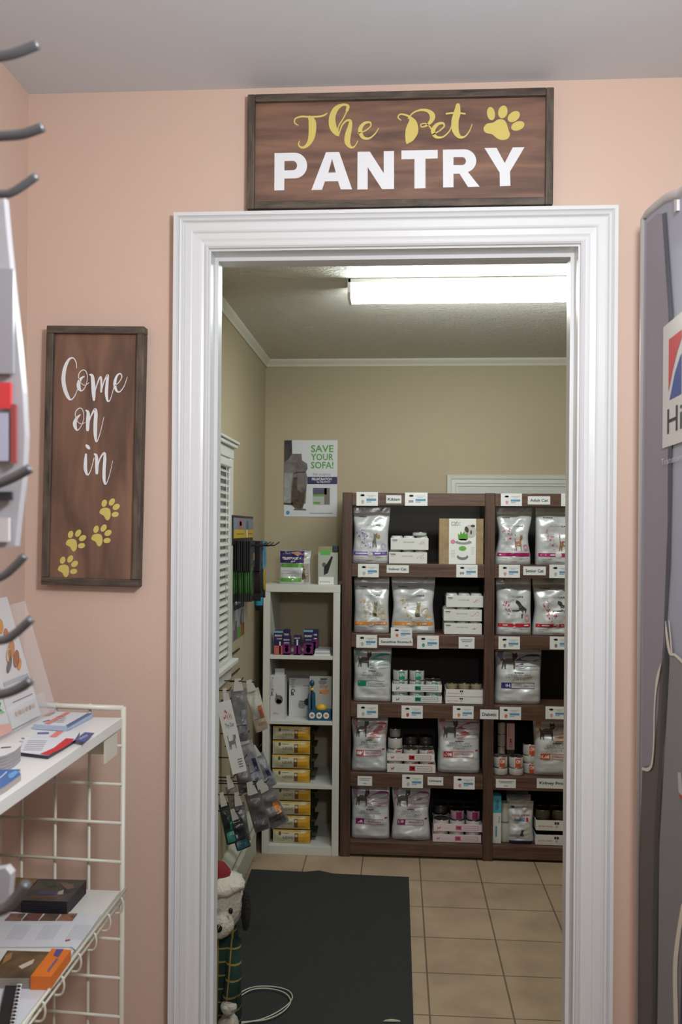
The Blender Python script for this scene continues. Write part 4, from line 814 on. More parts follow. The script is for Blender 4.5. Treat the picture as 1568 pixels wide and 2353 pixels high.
put_ell(mb, f2, *g(900, 1042), .033, .026, mat((70, 140, 190))); put_rect(mb, f2, g(1160, 0)[0], g(1440, 0)[0], g(0, 1050)[1], g(0, 1043)[1], GREYINK)
o = mb.build('wall_poster'); o.location = (P.x, BW-.004, P.z); tag(o, 'cat scratch poster reading SAVE YOUR SOFA! on the back wall', 'poster')
# ================================================================== BACK ROOM LEFT WALL DISPLAYS
# display header + leashes
hy0 = PX(537.5, 1212, LX+.03).y; hy1 = PX(582, 1212, LX+.03).y; hz0 = PX(560, 1236, LX+.03).z; hz1 = PX(560, 1191, LX+.03).z
dr = thing('leash_rack', 'black wall rack with a yellow and blue header card and leashes', 'rack', (LX, (hy0+hy1)/2, hz0)); L = (hy1-hy0)/2; hh = hz1-hz0
MB().box(.001, .028, -L-.01, L+.01, -.03, hh+.012, BLACK).build('back_frame', dr, .002)
mb = MB(); f = lambda x_, y_: (.0305, -L+2*L*x_, y_*hh); mb.box(.028, .030, -L, L, 0, hh, mat((120, 130, 150), .4)); put_rect(mb, f, 0, 1, 0, .42, mat((196, 162, 52))); f2 = lambda x_, y_: (.0310, -L+2*L*x_, y_*hh)
put_ell(mb, f2, .32, .68, .08, .24, mat((190, 90, 70))); put_ell(mb, f2, .32, .72, .05, .12, mat((220, 200, 170))); put_ell(mb, f2, .68, .66, .05, .26, mat((100, 106, 100))); put_rect(mb, f2, .62, .68, 0, .42, WHITE); put_rect(mb, f2, .12, .5, .18, .24, mat((140, 110, 40))); put_rect(mb, f2, .72, .95, .18, .24, mat((140, 110, 40)))
mb.build('header_card', dr)
def arm(z_, y_, ln):
    MB().tube([(.02, y_, z_), (ln*.85, y_, z_), (ln, y_, z_+.018)], .0035, BLACK).build('hook', dr)
arm(-.035, -.16, .17); arm(-.035, -.04, .17); arm(-.04, .10, .165); arm(-.04, .20, .18)
def leash(x, y, z, w_, h_, c1, c2, label, group, cc=None):
    root = thing('leash', label, 'leash', (x, y, z), 0, group); mb = MB(); mb.box(-.003, .003, -w_/2, w_/2, -h_*.55, 0, mat(c1, .35)); 
    if cc: mb.box(-.0036, .0036, -w_*.3, w_*.3, -h_*.4, -h_*.25, mat(cc, .4))
    mb.build('header_card', root)
    mb = MB(); pts = [(.0, w_*.25*math.sin(k*1.3), -h_*.5-h_*.5*abs(math.sin(k*.8))) for k in range(12)]; mb.tube(crom(pts, 3), .0048, mat(c2, .5), 6); mb.build('webbing', root)
    MB().box(-.004, .004, -.012, .012, -h_-.03, -h_+.01, BLACK).build('snap_hook', root)
z = PX(560, 1243, -.72).z; LU = lambda u, Y: PY(u, 1300, Y).x
for i in range(9): leash(LU(540+4.6*i, 4.1), 4.1+.006*(i % 3), z, .09, .26, (26, 26, 30), (52, 104-8*(i % 3), 44), 'black-carded leash with green webbing on the wall rack', 'green leashes on the wall rack', (60, 60, 66))
for i in range(3): leash(LU(571+5*i, 4.22), 4.22, z, .09, .24, (52, 54, 84), (36, 36, 46), 'blue-grey carded leash beside the green leashes', 'grey-carded leashes', (190, 150, 50))
for i in range(6): leash(LU(583+3.2*i, 4.34), 4.34, z-.004, .09, .27, (30, 26, 30), (36, 26, 30), 'black leash with dark webbing on the right hook', 'dark leashes on the right hook', (70, 60, 60))
for i in range(2): leash(LU(602+6*i, 4.42), 4.42, z-.004, .09, .26, (84, 140, 168), [(40, 100, 120), (176, 140, 50)][i], ['leash with a light blue card and teal webbing', 'leash with a light blue card and yellow webbing at the hook end'][i], 'blue-carded leashes')
c = PY(595, 1345, 4.35); root = thing('leash', 'black and blue leash handle hanging below the leashes', 'leash', (c.x, 4.35, c.z)); MB().tube([(0, 0, .10), (0, 0, -.02)], .004, mat((30, 90, 120), .4)).build('cord', root); MB().lathe([(.0001, -.13), (.018, -.125), (.021, -.07), (.014, -.02), (.0001, -.018)], mat((20, 30, 36), .35), 14).lathe([(.0215, -.1), (.0225, -.08), (.0215, -.06)], mat((40, 130, 160), .3), 14).build('grip', root)
# small wall leaflet poster
y0 = PX(536.5, 1410, LX+.003).y; y1 = PX(561, 1410, LX+.003).y; z1_ = PX(560, 1363, LX+.003).z; z0_ = PX(560, 1457, LX+.003).z
mb = MB(); mb.box(0, .003, 0, y1-y0, 0, z1_-z0_, mat((150, 156, 162), .35)); f = lambda x_, y_: (.0036, (y1-y0)*x_, (z1_-z0_)*y_); put_rect(mb, f, 0, 1, .68, 1, mat((34, 40, 62))); put_rect(mb, f, 0, .34, 0, .24, mat((112, 90, 112))); put_rect(mb, f, .34, .68, 0, .26, mat((80, 150, 62))); put_rect(mb, f, .68, 1, 0, .3, mat((150, 76, 54)))
f2 = lambda x_, y_: (.0042, (y1-y0)*x_, (z1_-z0_)*y_); put_text(mb, f2, 'PETS', .1, .6, .8, .9, WHITE, .02); put_cat(mb, f2, CAT_SIT, .1, .24, .3, .2, mat((90, 90, 92))); put_cat(mb, f2, CAT_SIT, .55, .28, .35, .4, mat((96, 92, 80)))
o = mb.build('wall_poster'); o.location = (LX+.0005, y0, z0_); tag(o, 'small dark-topped pet poster on the left wall below the leashes', 'poster')
# wire hook rack with treat bags
wr = thing('wire_hook_rack', 'black wire hook rack holding the treat bags under the window', 'rack', (LX, 3.95, PX(520, 1560, -.7).z)); zr = wr.location.z
MB().tube([(.006, -.45, .02), (.006, .35, .02)], .004, BLACK).tube([(.006, -.45, -.08), (.006, .35, -.08)], .004, BLACK).build('rail', wr)
def treat(u, v, w_px, h_px, Y, tilt, body, panel, label, face=0.25, strip=None, txt=None, sheer=.85):
    s = Y/F; w_, h_ = w_px*s, h_px*s; c = PY(u, v, Y)
    MB(Matrix.Translation(-wr.location)).tube([(LX+.004, c.y, c.z+.006), (c.x+.012, c.y, c.z+.006), (c.x+.022, c.y, c.z+.022)], .0028, BLACK, 6).build('hook', wr)
    c = c-Vector((0, 0, .028)); root = thing('treat_bag', label, 'treat bag', c, face); Rm = Matrix.Rotation(math.radians(tilt), 4, 'Y')
    B = Bag(w_, h_, .028, int(u+v) % 17+1, .85, 0, .02); G = mat(body, .25, 0, sheer, bump=(40, .4)); mb = B.mesh('b', root, G, 10, 14)
    mb.v = [Rm @ (p-Vector((0, 0, h_))) for p in mb.v]; fn = lambda x_, y_: tuple(Rm @ (Vector(B.fn(x_, y_))-Vector((0, 0, h_))))
    PM = mat(panel, .4); put_rect(mb, fn, .12, .88, .06, .30, PM, 5, 3); put_rect(mb, fn, .12, .88, .29, .31, INK, 5, 1)
    if strip: put_rect(mb, fn, .6, .86, .32, .6, mat(strip, .4), 2, 3)
    put_text(mb, fn, txt or 'treats', .3, .65, .14, .2, INK, .03); mb.build('pouch', root)
    t = MB(); hh = .045
    vs = [(-w_*.32, -.004, -.01), (w_*.32, -.004, -.01), (w_*.18, -.002, hh), (-w_*.18, -.002, hh)]
    t.add([Rm @ Vector(p) for p in vs]+[Rm @ (Vector(p)+Vector((0, .003, 0))) for p in vs], [(0, 1, 2, 3), (7, 6, 5, 4), (0, 4, 5, 1), (1, 5, 6, 2), (2, 6, 7, 3), (3, 7, 4, 0)], mat((196, 194, 190), .3)); t.build('hang_tab', root)
treat(578, 1570, 34, 100, 4.05, -16, (190, 186, 176), (170, 150, 130), 'clear treat bag with an orange mark, rightmost on the upper hooks', strip=(170, 90, 60))
treat(548, 1568, 38, 122, 3.85, -4, (128, 128, 132), (96, 96, 102), 'grey treat bag hanging left of the orange-marked one', strip=(160, 162, 176))
treat(520, 1590, 26, 110, 3.70, -10, (84, 80, 78), (70, 64, 62), 'dark treat bag behind the paper price sheet', face=.5)
treat(562, 1690, 36, 105, 3.85, -18, (150, 152, 158), (130, 132, 140), 'silver treat bag with a blue label below the grey one', strip=(60, 62, 100))
treat(590, 1720, 32, 82, 3.95, -24, (140, 144, 150), (120, 122, 130), 'silver treat bag lowest at the right of the second row', strip=(70, 76, 110))
treat(556, 1745, 34, 62, 3.75, -10, (110, 110, 112), (84, 84, 88), 'dark grey treat bag between the sheet and the silver bags')
treat(606, 1800, 44, 92, 3.75, -26, (120, 118, 118), (92, 88, 90), 'treat bag with a bright orange and white label', strip=(226, 130, 40))
treat(580, 1805, 38, 92, 3.65, -16, (100, 96, 98), (80, 78, 82), 'brownish grey treat bag left of the orange-labelled one')
treat(548, 1830, 28, 90, 3.55, -10, (104, 104, 106), (70, 68, 70), 'shiny dark treat bag beside the red-marked one')
treat(530, 1790, 26, 80, 3.6, -14, (130, 124, 112), (110, 100, 90), 'treat bag with a red mark at the left end', strip=(150, 40, 44), face=.5)
treat(540, 1868, 34, 70, 3.45, -18, (52, 56, 60), (40, 90, 96), 'black treat bag with a teal panel')
treat(514, 1830, 24, 96, 3.4, -12, (30, 44, 44), (36, 120, 104), 'black bag with green rings hanging lowest at the left', strip=(40, 130, 110), face=.4)
# hand-written paper sheet
RI = mat((200, 70, 64)); BI = mat((60, 80, 110))
def paper_card(u, v, wp, hp, Y, tilt, label, cols):
    s = Y/F; c = PY(u, v, Y); w_, h_ = wp*s, hp*s; Rm = Matrix.Rotation(math.radians(tilt), 4, 'Y'); mb = MB(); fn = lambda x_, y_: tuple(Rm @ Vector(((x_-.5)*w_, -.0012, (y_-1)*h_)))
    mb.box(-w_/2, w_/2, 0, .0015, -h_, 0, PAPER); mb.v = [Rm @ p for p in mb.v]
    for s_, x0_, x1_, y0_, y1_, m_ in cols: put_text(mb, fn, s_, x0_, x1_, y0_, y1_, m_, .01)
    for k in range(5): put_ell(mb, fn, .30+.12*k, .78+.012*(k % 2), .05, .016, RI, 30*k); put_ell(mb, fn, .42+.03*k, .87-.006*k, .03, .012, RI, 50*k)
    for k in range(4): put_rect(mb, fn, .55, .85, .07+.035*k, .085+.035*k, GREYINK)
    put_cat(mb, fn, CAT_WALK, .2, .34, .6, .2, GREYINK); o = mb.build('paper_sheet'); o.location = c; o.rotation_euler = (0, 0, .3); return tag(o, label, 'sheet')
paper_card(514, 1612, 34, 172, 3.5, -13, 'long white handwritten sheet hanging in front of the treat bags', [('Try Our', .25, .85, .62, .70, BI)])
# ================================================================== FLOOR MAT, CORD, PLUSH
MATM = mat((40, 41, 42), .85, bump=(260, .6), var=(140, (52, 53, 54)))
pts = [PZ(u, v, .008) for u, v in ((578, 1997), (700, 2003), (735, 2000), (765, 2007), (940, 2015), (951, 2353), (960, 2600))]; pts.append(Vector((-.70, pts[-1].y, .008)))
mb = MB(); mb.prism(pts, (0, 0, -.0075), MATM); o = mb.build('floor_mat'); tag(o, 'dark charcoal rubber-backed floor mat on the tiles', 'mat')
cp = [(545, 2349), (590, 2345), (630, 2330), (662, 2308), (672, 2290), (660, 2275), (625, 2267), (585, 2268), (555, 2280), (540, 2300), (548, 2292), (580, 2274), (620, 2272), (655, 2282), (668, 2302), (650, 2325), (615, 2342), (575, 2348), (548, 2353)]
mb = MB(); mb.tube(crom([tuple(PZ(u, v, .013+.004*(i > 10))) for i, (u, v) in enumerate(cp)], 6), .0028, mat((186, 184, 172), .5), 8); tag(mb.build('power_cord'), 'loose loop of thin white cord lying on the dark mat', 'cord')
c = PZ(900, 2346, .0085); mb = MB(); mb.prism([(-.03, -.006, 0), (0, -.010, .002), (.032, -.004, 0), (.03, .004, 0), (0, .006, .003), (-.02, .004, 0)], (0, 0, .002), mat((176, 174, 160), .7)); o = mb.build('paper_scrap'); o.location = c; tag(o, 'small pale paper scrap on the mat near its right edge', 'scrap')
# plush dog (seated, wearing a knitted hat and plaid coat)
PYY = 2.95; FUR = mat((196, 190, 180), .95, bump=(90, 1.0)); BFUR = mat((26, 25, 25), .95, bump=(90, 1.0)); HATR = mat((122, 26, 34), .9, bump=(120, .6)); HATW = mat((206, 200, 190), .95, bump=(70, 1.0))
def blob(mb, c, rx, ry, rz, m, amp=.006, fr=40, n=24):
    b0 = len(mb.v); mb.sphere(c, rx, ry, rz, m, n); c = Vector(c)
    for i in range(b0, len(mb.v)): d = mb.v[i]-c; mb.v[i] = c+d*(1+amp/max(rx, .01)*noise.noise(mb.v[i]*fr))
hc = PY(498, 2098, PYY); root = thing('plush_dog', 'shaggy white plush dog with black ears, red hat and green plaid coat', 'plush toy', (hc.x, PYY+.05, 0)); hz = hc.z
mb = MB(); 
blob(mb, (0, .03, hz), .080, .085, .092, FUR); blob(mb, (.01, -.055, hz-.035), .050, .055, .045, FUR); blob(mb, (0, .04, hz-.16), .06, .06, .12, FUR)
for s_ in (-1, 1): blob(mb, (s_*.042, -.06, .055), .036, .08, .05, FUR)
mb.build('body', root)
for s_ in (-1, 1):
    mb = MB(); blob(mb, (s_*.088, .03, hz-.02), .016, .035, .075, BFUR, .003); mb.build('ear', root)
    MB().sphere((s_*.026+.025, -.062, hz+.014), .008, .006, .011, BLACK, 12).build('eye', root)
MB().sphere((.018, -.113, hz-.024), .015, .012, .013, mat((14, 14, 15), .2), 14).build('nose', root)
mb = MB(); blob(mb, (.002, .02, hz+.072), .082, .088, .034, HATW, .014, 60); mb.build('hat_brim', root); MB().lathe([(.056, hz+.090), (.048, hz+.115), (.030, hz+.138), (.0001, hz+.146)], HATR, 20, (-.018, .03, 0)).build('hat', root)
pm = bpy.data.materials.new('plaid'); pm.use_nodes = True; nt = pm.node_tree; b = nt.nodes['Principled BSDF']; b.inputs['Roughness'].default_value = .9; tc = nt.nodes.new('ShaderNodeTexCoord'); br = nt.nodes.new('ShaderNodeTexBrick'); br.offset = 0; br.inputs['Scale'].default_value = 1; br.inputs['Brick Width'].default_value = .045; br.inputs['Row Height'].default_value = .045; br.inputs['Mortar Size'].default_value = .003; br.inputs['Color1'].default_value = (lin(24), lin(58), lin(48), 1); br.inputs['Color2'].default_value = (lin(18), lin(44), lin(40), 1); br.inputs['Mortar'].default_value = (lin(140), lin(120), lin(60), 1)
mp = nt.nodes.new('ShaderNodeMapping'); mp.inputs['Rotation'].default_value = (math.radians(90), 0, 0); nt.links.new(tc.outputs['Object'], mp.inputs[0]); nt.links.new(mp.outputs[0], br.inputs['Vector']); nt.links.new(br.outputs['Color'], b.inputs['Base Color'])
mb = MB(); mb.lathe([(.050, hz-.07), (.062, hz-.13), (.070, hz-.25), (.074, .04), (.07, .012)], pm, 28, (0, .04, 0)); mb.build('coat', root)
for s_ in (-1, 1): mb = MB(); mb.tube([(s_*.045, .02, hz-.12), (s_*.058, -.03, hz-.22), (s_*.05, -.07, hz-.29)], [.028, .028, .026], pm, 12); mb.build('sleeve', root); mb = MB(); blob(mb, (s_*.05, -.08, hz-.305), .028, .028, .024, FUR); mb.build('paw', root)

# ================================================================== FRONT ROOM: GRID RACK AND SHELVES
GX = PY(283, 1700, 1.78); WIRE = mat((214, 212, 198), .35); ang = math.radians(7)
gr = thing('grid_rack', 'cream wire grid rack with two white shelves in the left corner', 'rack', (GX.x, 1.78, 0))
ztop = PY(283, 1624, 1.78).z; dirv = Vector((-math.cos(ang), math.sin(ang)*.55, 0)); gw = .275; rr = .0042
MB().tube([(0, 0, .02), (0, 0, ztop)], .0058, WIRE, 10).build('post', gr); e = dirv*gw; MB().tube([(e.x, e.y, .02), (e.x, e.y, ztop)], .0058, WIRE, 10).build('post', gr)
mb = MB(); mb.tube([(0, 0, ztop-.003), (e.x, e.y, ztop-.003)], .0058, WIRE, 10)
for k in range(1, 4): p = dirv*(.0755*k); mb.tube([(p.x, p.y+.006, .03), (p.x, p.y+.006, ztop+.003)], .0034, WIRE, 8)
k = 1
while ztop-.0805*k > .05:
    z = ztop-.0805*k; mb.tube([(0, -.004, z), (e.x, e.y-.004, z)], .0034, WIRE, 8); k += 1
mb.build('wire_grid', gr)
s1z = PY(262, 1652, 1.755).z; xr = PY(276, 1652, 1.755).x-GX.x
SHW = mat((226, 226, 224), .4)
sx0 = FLX+.012-GX.x
MB().box(sx0, xr, -1.10, -.012, s1z-.021, s1z, SHW).build('upper_shelf', gr, .001)
MB().prism([(xr-.005, -.03, s1z-.0215), (xr-.075, -.03, s1z-.0215), (xr-.075, -.03, s1z-.072), (xr-.005, -.03, s1z-.072)], (0, .003, 0), WIRE).box(xr-.008, xr-.005, -.10, -.03, s1z-.072, s1z-.0215, WIRE).build('shelf_bracket', gr)
s2z = PY(262, 2052, 1.755).z; x2 = PY(280, 2055, 1.755).x-GX.x
MB().box(sx0, x2-.008, -1.0, -.012, s2z-.012, s2z, mat((214, 214, 208), .4)).build('lower_shelf', gr, .001)
mb = MB(); mb.tube([(x2+.004, -.008, s2z+.004), (x2+.004, -1.0, s2z+.004)], .0032, WIRE, 8); mb.tube([(x2+.002, -.008, s2z-.012), (x2+.002, -1.0, s2z-.012)], .0024, WIRE, 8)
for k in range(12):
    yy = -.05-k*.078; mb.tube(crom([(x2-.004, yy, s2z-.012), (x2+.006, yy, s2z+.002), (x2+.010, yy+.002, s2z-.014), (x2+.004, yy+.004, s2z-.030), (x2-.012, yy+.004, s2z-.030), (x2-.016, yy, s2z-.016)], 4), .0022, WIRE, 6)
mb.build('wire_lip', gr)
# ---- papers lying on shelves: outline in pixels on the shelf's top plane
def slab(px, z0, th, m, name, label, cat, prints=(), side=None, group=None, zr=None):
    P3 = [PZ(u, v, zr or z0+th) for u, v in px]
    for q in P3: q.z = z0+th
    c = sum(P3, Vector())/len(P3); c.z = z0
    mb = MB(Matrix.Translation(-c)); mb.prism(P3, (0, 0, -th+.0005), m, side or m)
    fn = lambda x_, y_: tuple(PZ(x_, y_, z0+th+.0006))
    for pr in prints:
        if pr[0] == 'p': put_poly(mb, fn, pr[1], pr[2])
        elif pr[0] == 'l':   # text line bars between two px points
            (a, b_), n = pr[1], pr[3]
            for (q0, q1) in zip(a, b_): pass
    o = mb.build(name); o.location = c; return tag(o, label, cat, group)
def line(p, q, w_, m): # thin print quad in px
    dx, dy = q[0]-p[0], q[1]-p[1]; l = math.hypot(dx, dy); nx, ny = -dy/l*w_/2, dx/l*w_/2
    return ('p', [(p[0]+nx, p[1]+ny), (q[0]+nx, q[1]+ny), (q[0]-nx, q[1]-ny), (p[0]-nx, p[1]-ny)], m)
z5 = lambda x, y: (x*.2296, 1360+y*.2295); z6 = lambda x, y: (x*.2096, 1860+y*.2095)
CORAL = mat((222, 130, 116)); NB = mat((84, 104, 150)); PAPB = mat((214, 218, 226), .5)
ZS = s1z; Q = lambda f, L_: [f(*p) for p in L_]
slab(Q(z5, [(335,1325),(585,1200),(930,1212),(668,1345)]), ZS+.0005, .010, PAPB, 'card_stack', 'stack of white cards with an orange stripe and blue edge on the upper shelf', 'cards',
     [('p', Q(z5, [(440,1318),(660,1205),(710,1207),(490,1325)]), CORAL), ('p', Q(z5, [(655,1338),(875,1214),(925,1214),(690,1345)]), NB), line(z5(430,1300), z5(500,1282), 2, NB)]+[line(z5(540+8*i,1300-16*i), z5(640+8*i,1302-16*i), .8, GREYINK) for i in range(4)], mat((166, 182, 206), .5))
slab(Q(z5, [(185,1605),(240,1500),(400,1398),(640,1395),(800,1400),(750,1480),(620,1560),(480,1640)]), ZS+.0005, .006, PAPB, 'pamphlet', 'white pamphlet with a red curved edge lying on the upper shelf', 'pamphlet',
     [('p', Q(z5, [(400,1622),(540,1560),(660,1465),(745,1470),(700,1520),(600,1580),(480,1635)]), mat((196, 40, 52))), ('p', Q(z5, [(495,1450),(570,1392),(640,1395),(560,1455)]), CORAL), line(z5(375,1415), z5(490,1412), 4, NB), line(z5(215,1468), z5(245,1468), 3, NB)]+[line(z5(230+10*i,1580-18*i), z5(420+10*i,1582-18*i), .7, GREYINK) for i in range(6)], mat((52, 46, 66), .5))
slab(Q(z5, [(745,1480),(850,1404),(943,1412),(845,1500)]), ZS+.0068, .002, mat((74, 82, 140), .5), 'business_card', 'small blue card lying at the right end of the white pamphlet', 'card', [line(z5(790,1470), z5(870,1430), .8, PAPB), line(z5(800,1478), z5(880,1438), .8, PAPB)])
for i, l in enumerate(('bottom', 'lower', 'middle', 'upper', 'topmost')):
    slab(Q(z5, [(-80,1640),(-80,1530),(60,1512),(208,1506),(205,1540),(150,1590),(60,1630),(0,1645)]), ZS+.0005+i*.0052, .0048, mat((214, 214, 216), .5), 'brochure', l+' white brochure in the curled pile on the upper shelf', 'brochure', [line(z5(10,1560-0), z5(110,1552), 2, INK)] if i == 4 else (), mat((150, 146, 150), .5), 'curled pile of white brochures', ZS+.0265)
slab(Q(z5, [(-120,1900),(-60,1780),(205,1775),(185,1800),(210,1830),(60,1940),(-60,2010)]), ZS+.0005, .009, mat((58, 104, 168), .35), 'brochure', 'glossy blue brochure near the left end of the upper shelf', 'brochure', [('p', Q(z5, [(80,1830),(150,1790),(190,1800),(130,1860),(90,1870)]), mat((96, 160, 210), .35)), line(z5(-20,1880), z5(70,1800), 2, PAPB)], mat((170, 160, 156), .5))
# acrylic brochure holder leaning to the left wall
yA = PZ(94, 1650, ZS).y; xA = PZ(94, 1650, ZS).x; tl = math.radians(17); hp = .255
bh = thing('brochure_holder', 'clear acrylic leaning brochure holder on the upper shelf', 'holder', (xA, yA, ZS+.0008)); AC = mat((235, 240, 242), .05, 0, .16)
def hp_(s, y, t, off=0): return (-math.sin(tl)*s*1.0+math.cos(tl)*off, y, math.cos(tl)*s+math.sin(tl)*off+.004)
def hquad(mb, y0, y1, s0, s1, off, m): mb.add([hp_(s0, y0, 0, off), hp_(s0, y1, 0, off), hp_(s1, y1, 0, off), hp_(s1, y0, 0, off)], [(0, 1, 2, 3)], m)
def hbox(mb, y0, y1, s0, s1, o0, o1, m):
    vs = [hp_(s, y, 0, o) for o in (o0, o1) for s in (s0, s1) for y in (y0, y1)]; mb.add(vs, [(0, 1, 3, 2), (4, 6, 7, 5), (0, 4, 5, 1), (2, 3, 7, 6), (0, 2, 6, 4), (1, 5, 7, 3)], m)
mb = MB(); hbox(mb, -.60, .012, 0, hp, -.026, -.023, AC); mb.build('back_plate', bh)
mb = MB(); hbox(mb, .009, .012, 0, hp*.93, -.022, .030, AC); mb.build('end_plate', bh); mb = MB(); hbox(mb, -.60, .012, 0, .045, .012, .0145, AC); mb.build('front_lip', bh)
def hcard(y0, y1, s1, label, dr, off=0):
    mb = MB(); hbox(mb, y0, y1, .002, s1, -.019+off, -.001+off, mat((214, 212, 214), .4)); fn = lambda x_, y_: hp_(y_*s1, y0+(y1-y0)*x_, 0, .0002+off); f2 = lambda x_, y_: hp_(y_*s1, y0+(y1-y0)*x_, 0, .0008+off); dr(mb, fn, f2)
    o = mb.build('brochure'); o.location = (xA, yA, ZS+.0008); return tag(o, label, 'brochure')
def dA(m, f, f2):
    put_rect(m, f, .1, .95, .33, .36, LGREY)
    for x_, y_, rx, ry, c_ in ((.5, .78, .1, .05, (206, 150, 96)), (.6, .70, .09, .05, (190, 128, 84)), (.62, .58, .16, .05, (196, 140, 104)), (.7, .5, .14, .05, (168, 112, 84)), (.5, .55, .12, .04, (214, 178, 140)), (.75, .45, .1, .03, (214, 150, 96)), (.42, .47, .14, .03, (120, 110, 110))): put_ell(m, f2, x_, y_, rx, ry, mat(c_), 20)
    put_text(m, f2, 'Wellness', .35, .8, .24, .27, GREYINK); put_rect(m, f2, .2, .9, .19, .195, GREYINK)
    for k in range(6): put_ell(m, f2, .22+.12*k, .10, .045, .018, mat([(196, 140, 96), (160, 120, 90), (206, 160, 110)][k % 3]))
def dB(m, f, f2): put_poly(m, f2, [(0, 0), (1, 0), (1, .07), (0, .16)], mat((224, 140, 110))); put_text(m, f2, 'ack', .3, .95, .18, .32, mat((40, 160, 84)), .06); put_rect(m, f2, .1, .9, .6, .61, LGREY); put_ell(m, f2, .4, .5, .3, .05, mat((200, 180, 170)))
hcard(-.128, .004, .255, 'white brochure with puppies photo at the right end of the acrylic holder', dA)
hcard(-.265, -.135, .21, 'white brochure with green lettering next to the puppies brochure', dB); hcard(-.40, -.272, .22, 'plain white brochure at the left end of the holder', dA, -.002)
# lower shelf items
ZL = s2z; DK = mat((48, 50, 46), .3, var=(20, (96, 88, 82))); 
for i in range(7):
    slab(Q(z6, [(240,990),(735,1008),(948,772),(430,757)]), ZL+.0005+i*.0040, .0036, DK if i == 6 else mat((46, 44, 52), .5), 'brochure', ['bottom', 'second', 'third', 'fourth', 'fifth', 'sixth', 'topmost'][i]+' dark brochure in the stack at the back of the lower shelf', 'brochure',
         [('p', Q(z6, [(400,900),(520,885),(620,900),(600,935),(420,930)]), mat((74, 70, 96))), ('p', Q(z6, [(640,900),(700,880),(690,930),(630,935)]), mat((170, 165, 160))), ('p', Q(z6, [(660,800),(800,815),(820,860),(740,880),(700,850)]), mat((120, 96, 84))), ('p', Q(z6, [(500,790),(600,780),(620,830),(520,850)]), mat((70, 80, 58))), ('p', Q(z6, [(290,975),(420,940),(640,960),(600,985)]), mat((92, 66, 56)))] if i == 6 else (), mat((30, 28, 36), .5), 'dark brochures on the lower shelf', ZL+.0285)
for i in range(3):
    slab(Q(z6, [(60,960),(232,988),(420,757),(170,742)]), ZL+.0005+i*.0095, .0090, mat((92, 74, 52), .45, var=(24, (150, 124, 86))), 'brochure', ['bottom', 'middle', 'topmost'][i]+' tan animal-cover booklet beside the dark brochures', 'booklet', (), mat((60, 52, 48), .5), 'tan booklets on the lower shelf', ZL+.0285)
W6 = mat((206, 208, 214), .45)
pr = []
for k in range(4):
    x = 75+k*190; pr.append(('p', Q(z6, [(x-30,1220),(x+150,1222),(x+210,1140),(x+45,1140)]), mat([(150, 112, 96), (140, 84, 76), (120, 96, 80), (176, 120, 84)][k], .5, var=(60, (90, 74, 64)))))
for k in range(3):
    for j in range(9): x = 60+k*330+j*22; pr.append(line(z6(x, 1430-0*j), z6(x+110, 1265), .6, GREYINK))
pr.append(line(z6(715,1440), z6(770,1428), 3, mat((170, 40, 60))))
slab(Q(z6, [(-160,1500),(780,1500),(830,1540),(1110,1150),(790,1122),(60,1122)]), ZL+.0005, .0025, W6, 'flyer', 'large white flyer with four small photos on the lower shelf', 'flyer', pr)
for i in range(4):
    slab(Q(z6, [(-120,1850),(345,1850),(575,1560),(80,1545)]), ZL+.0035+i*.0042, .0040, mat((116, 92, 62), .45, var=(16, (58, 46, 36))) if i == 3 else mat((190, 186, 180), .5), 'brochure', ['bottom', 'second', 'third', 'topmost'][i]+' dog-photo brochure in the stack beside the orange box', 'brochure', [('p', Q(z6, [(200,1720),(330,1660),(380,1640),(360,1690),(240,1750)]), mat((190, 180, 164))), ('p', Q(z6, [(20,1700),(60,1600),(140,1560),(120,1640)]), mat((150, 112, 66)))] if i == 3 else (), mat((150, 142, 130), .5), 'dog-photo brochures', ZL+.0202)
ORB = mat((214, 112, 34), .4)
slab(Q(z6, [(335,1830),(560,1835),(780,1540),(570,1525)]), ZL+.003, .022, ORB, 'medicine_box', 'bright orange medicine box with blue lettering on the lower shelf', 'box', [('p', Q(z6, [(585,1600),(620,1530),(700,1530),(640,1620)]), mat((78, 70, 130))), line(z6(525,1775), z6(630,1635), 5, mat((110, 90, 120)))], ORB)
slab(Q(z6, [(-200,2400),(-60,1920),(560,1930),(200,2500),(-200,2600)]), ZL+.0005, .0025, W6, 'flyer', 'blank white sheet at the front of the lower shelf', 'flyer')
nb = Q(z6, [(-40,2400),(60,1930),(230,1935),(150,2420)]); o = slab(nb, ZL+.0035, .008, mat((32, 32, 34), .5), 'spiral_notebook', 'black spiral-bound notebook lying on the white sheet', 'notebook')
mb = MB()
for k in range(12):
    a = PZ(*z6(228-7*k, 1960+40*k), ZL+.012); b_ = PZ(*z6(190-7*k, 1960+40*k), ZL+.012); mb.tube([a-o.location, a-o.location+Vector((.001, 0, .006)), b_-o.location+Vector((0, 0, .006)), b_-o.location], .0012, WHITE, 5)
mb.build('spiral_binding', o)
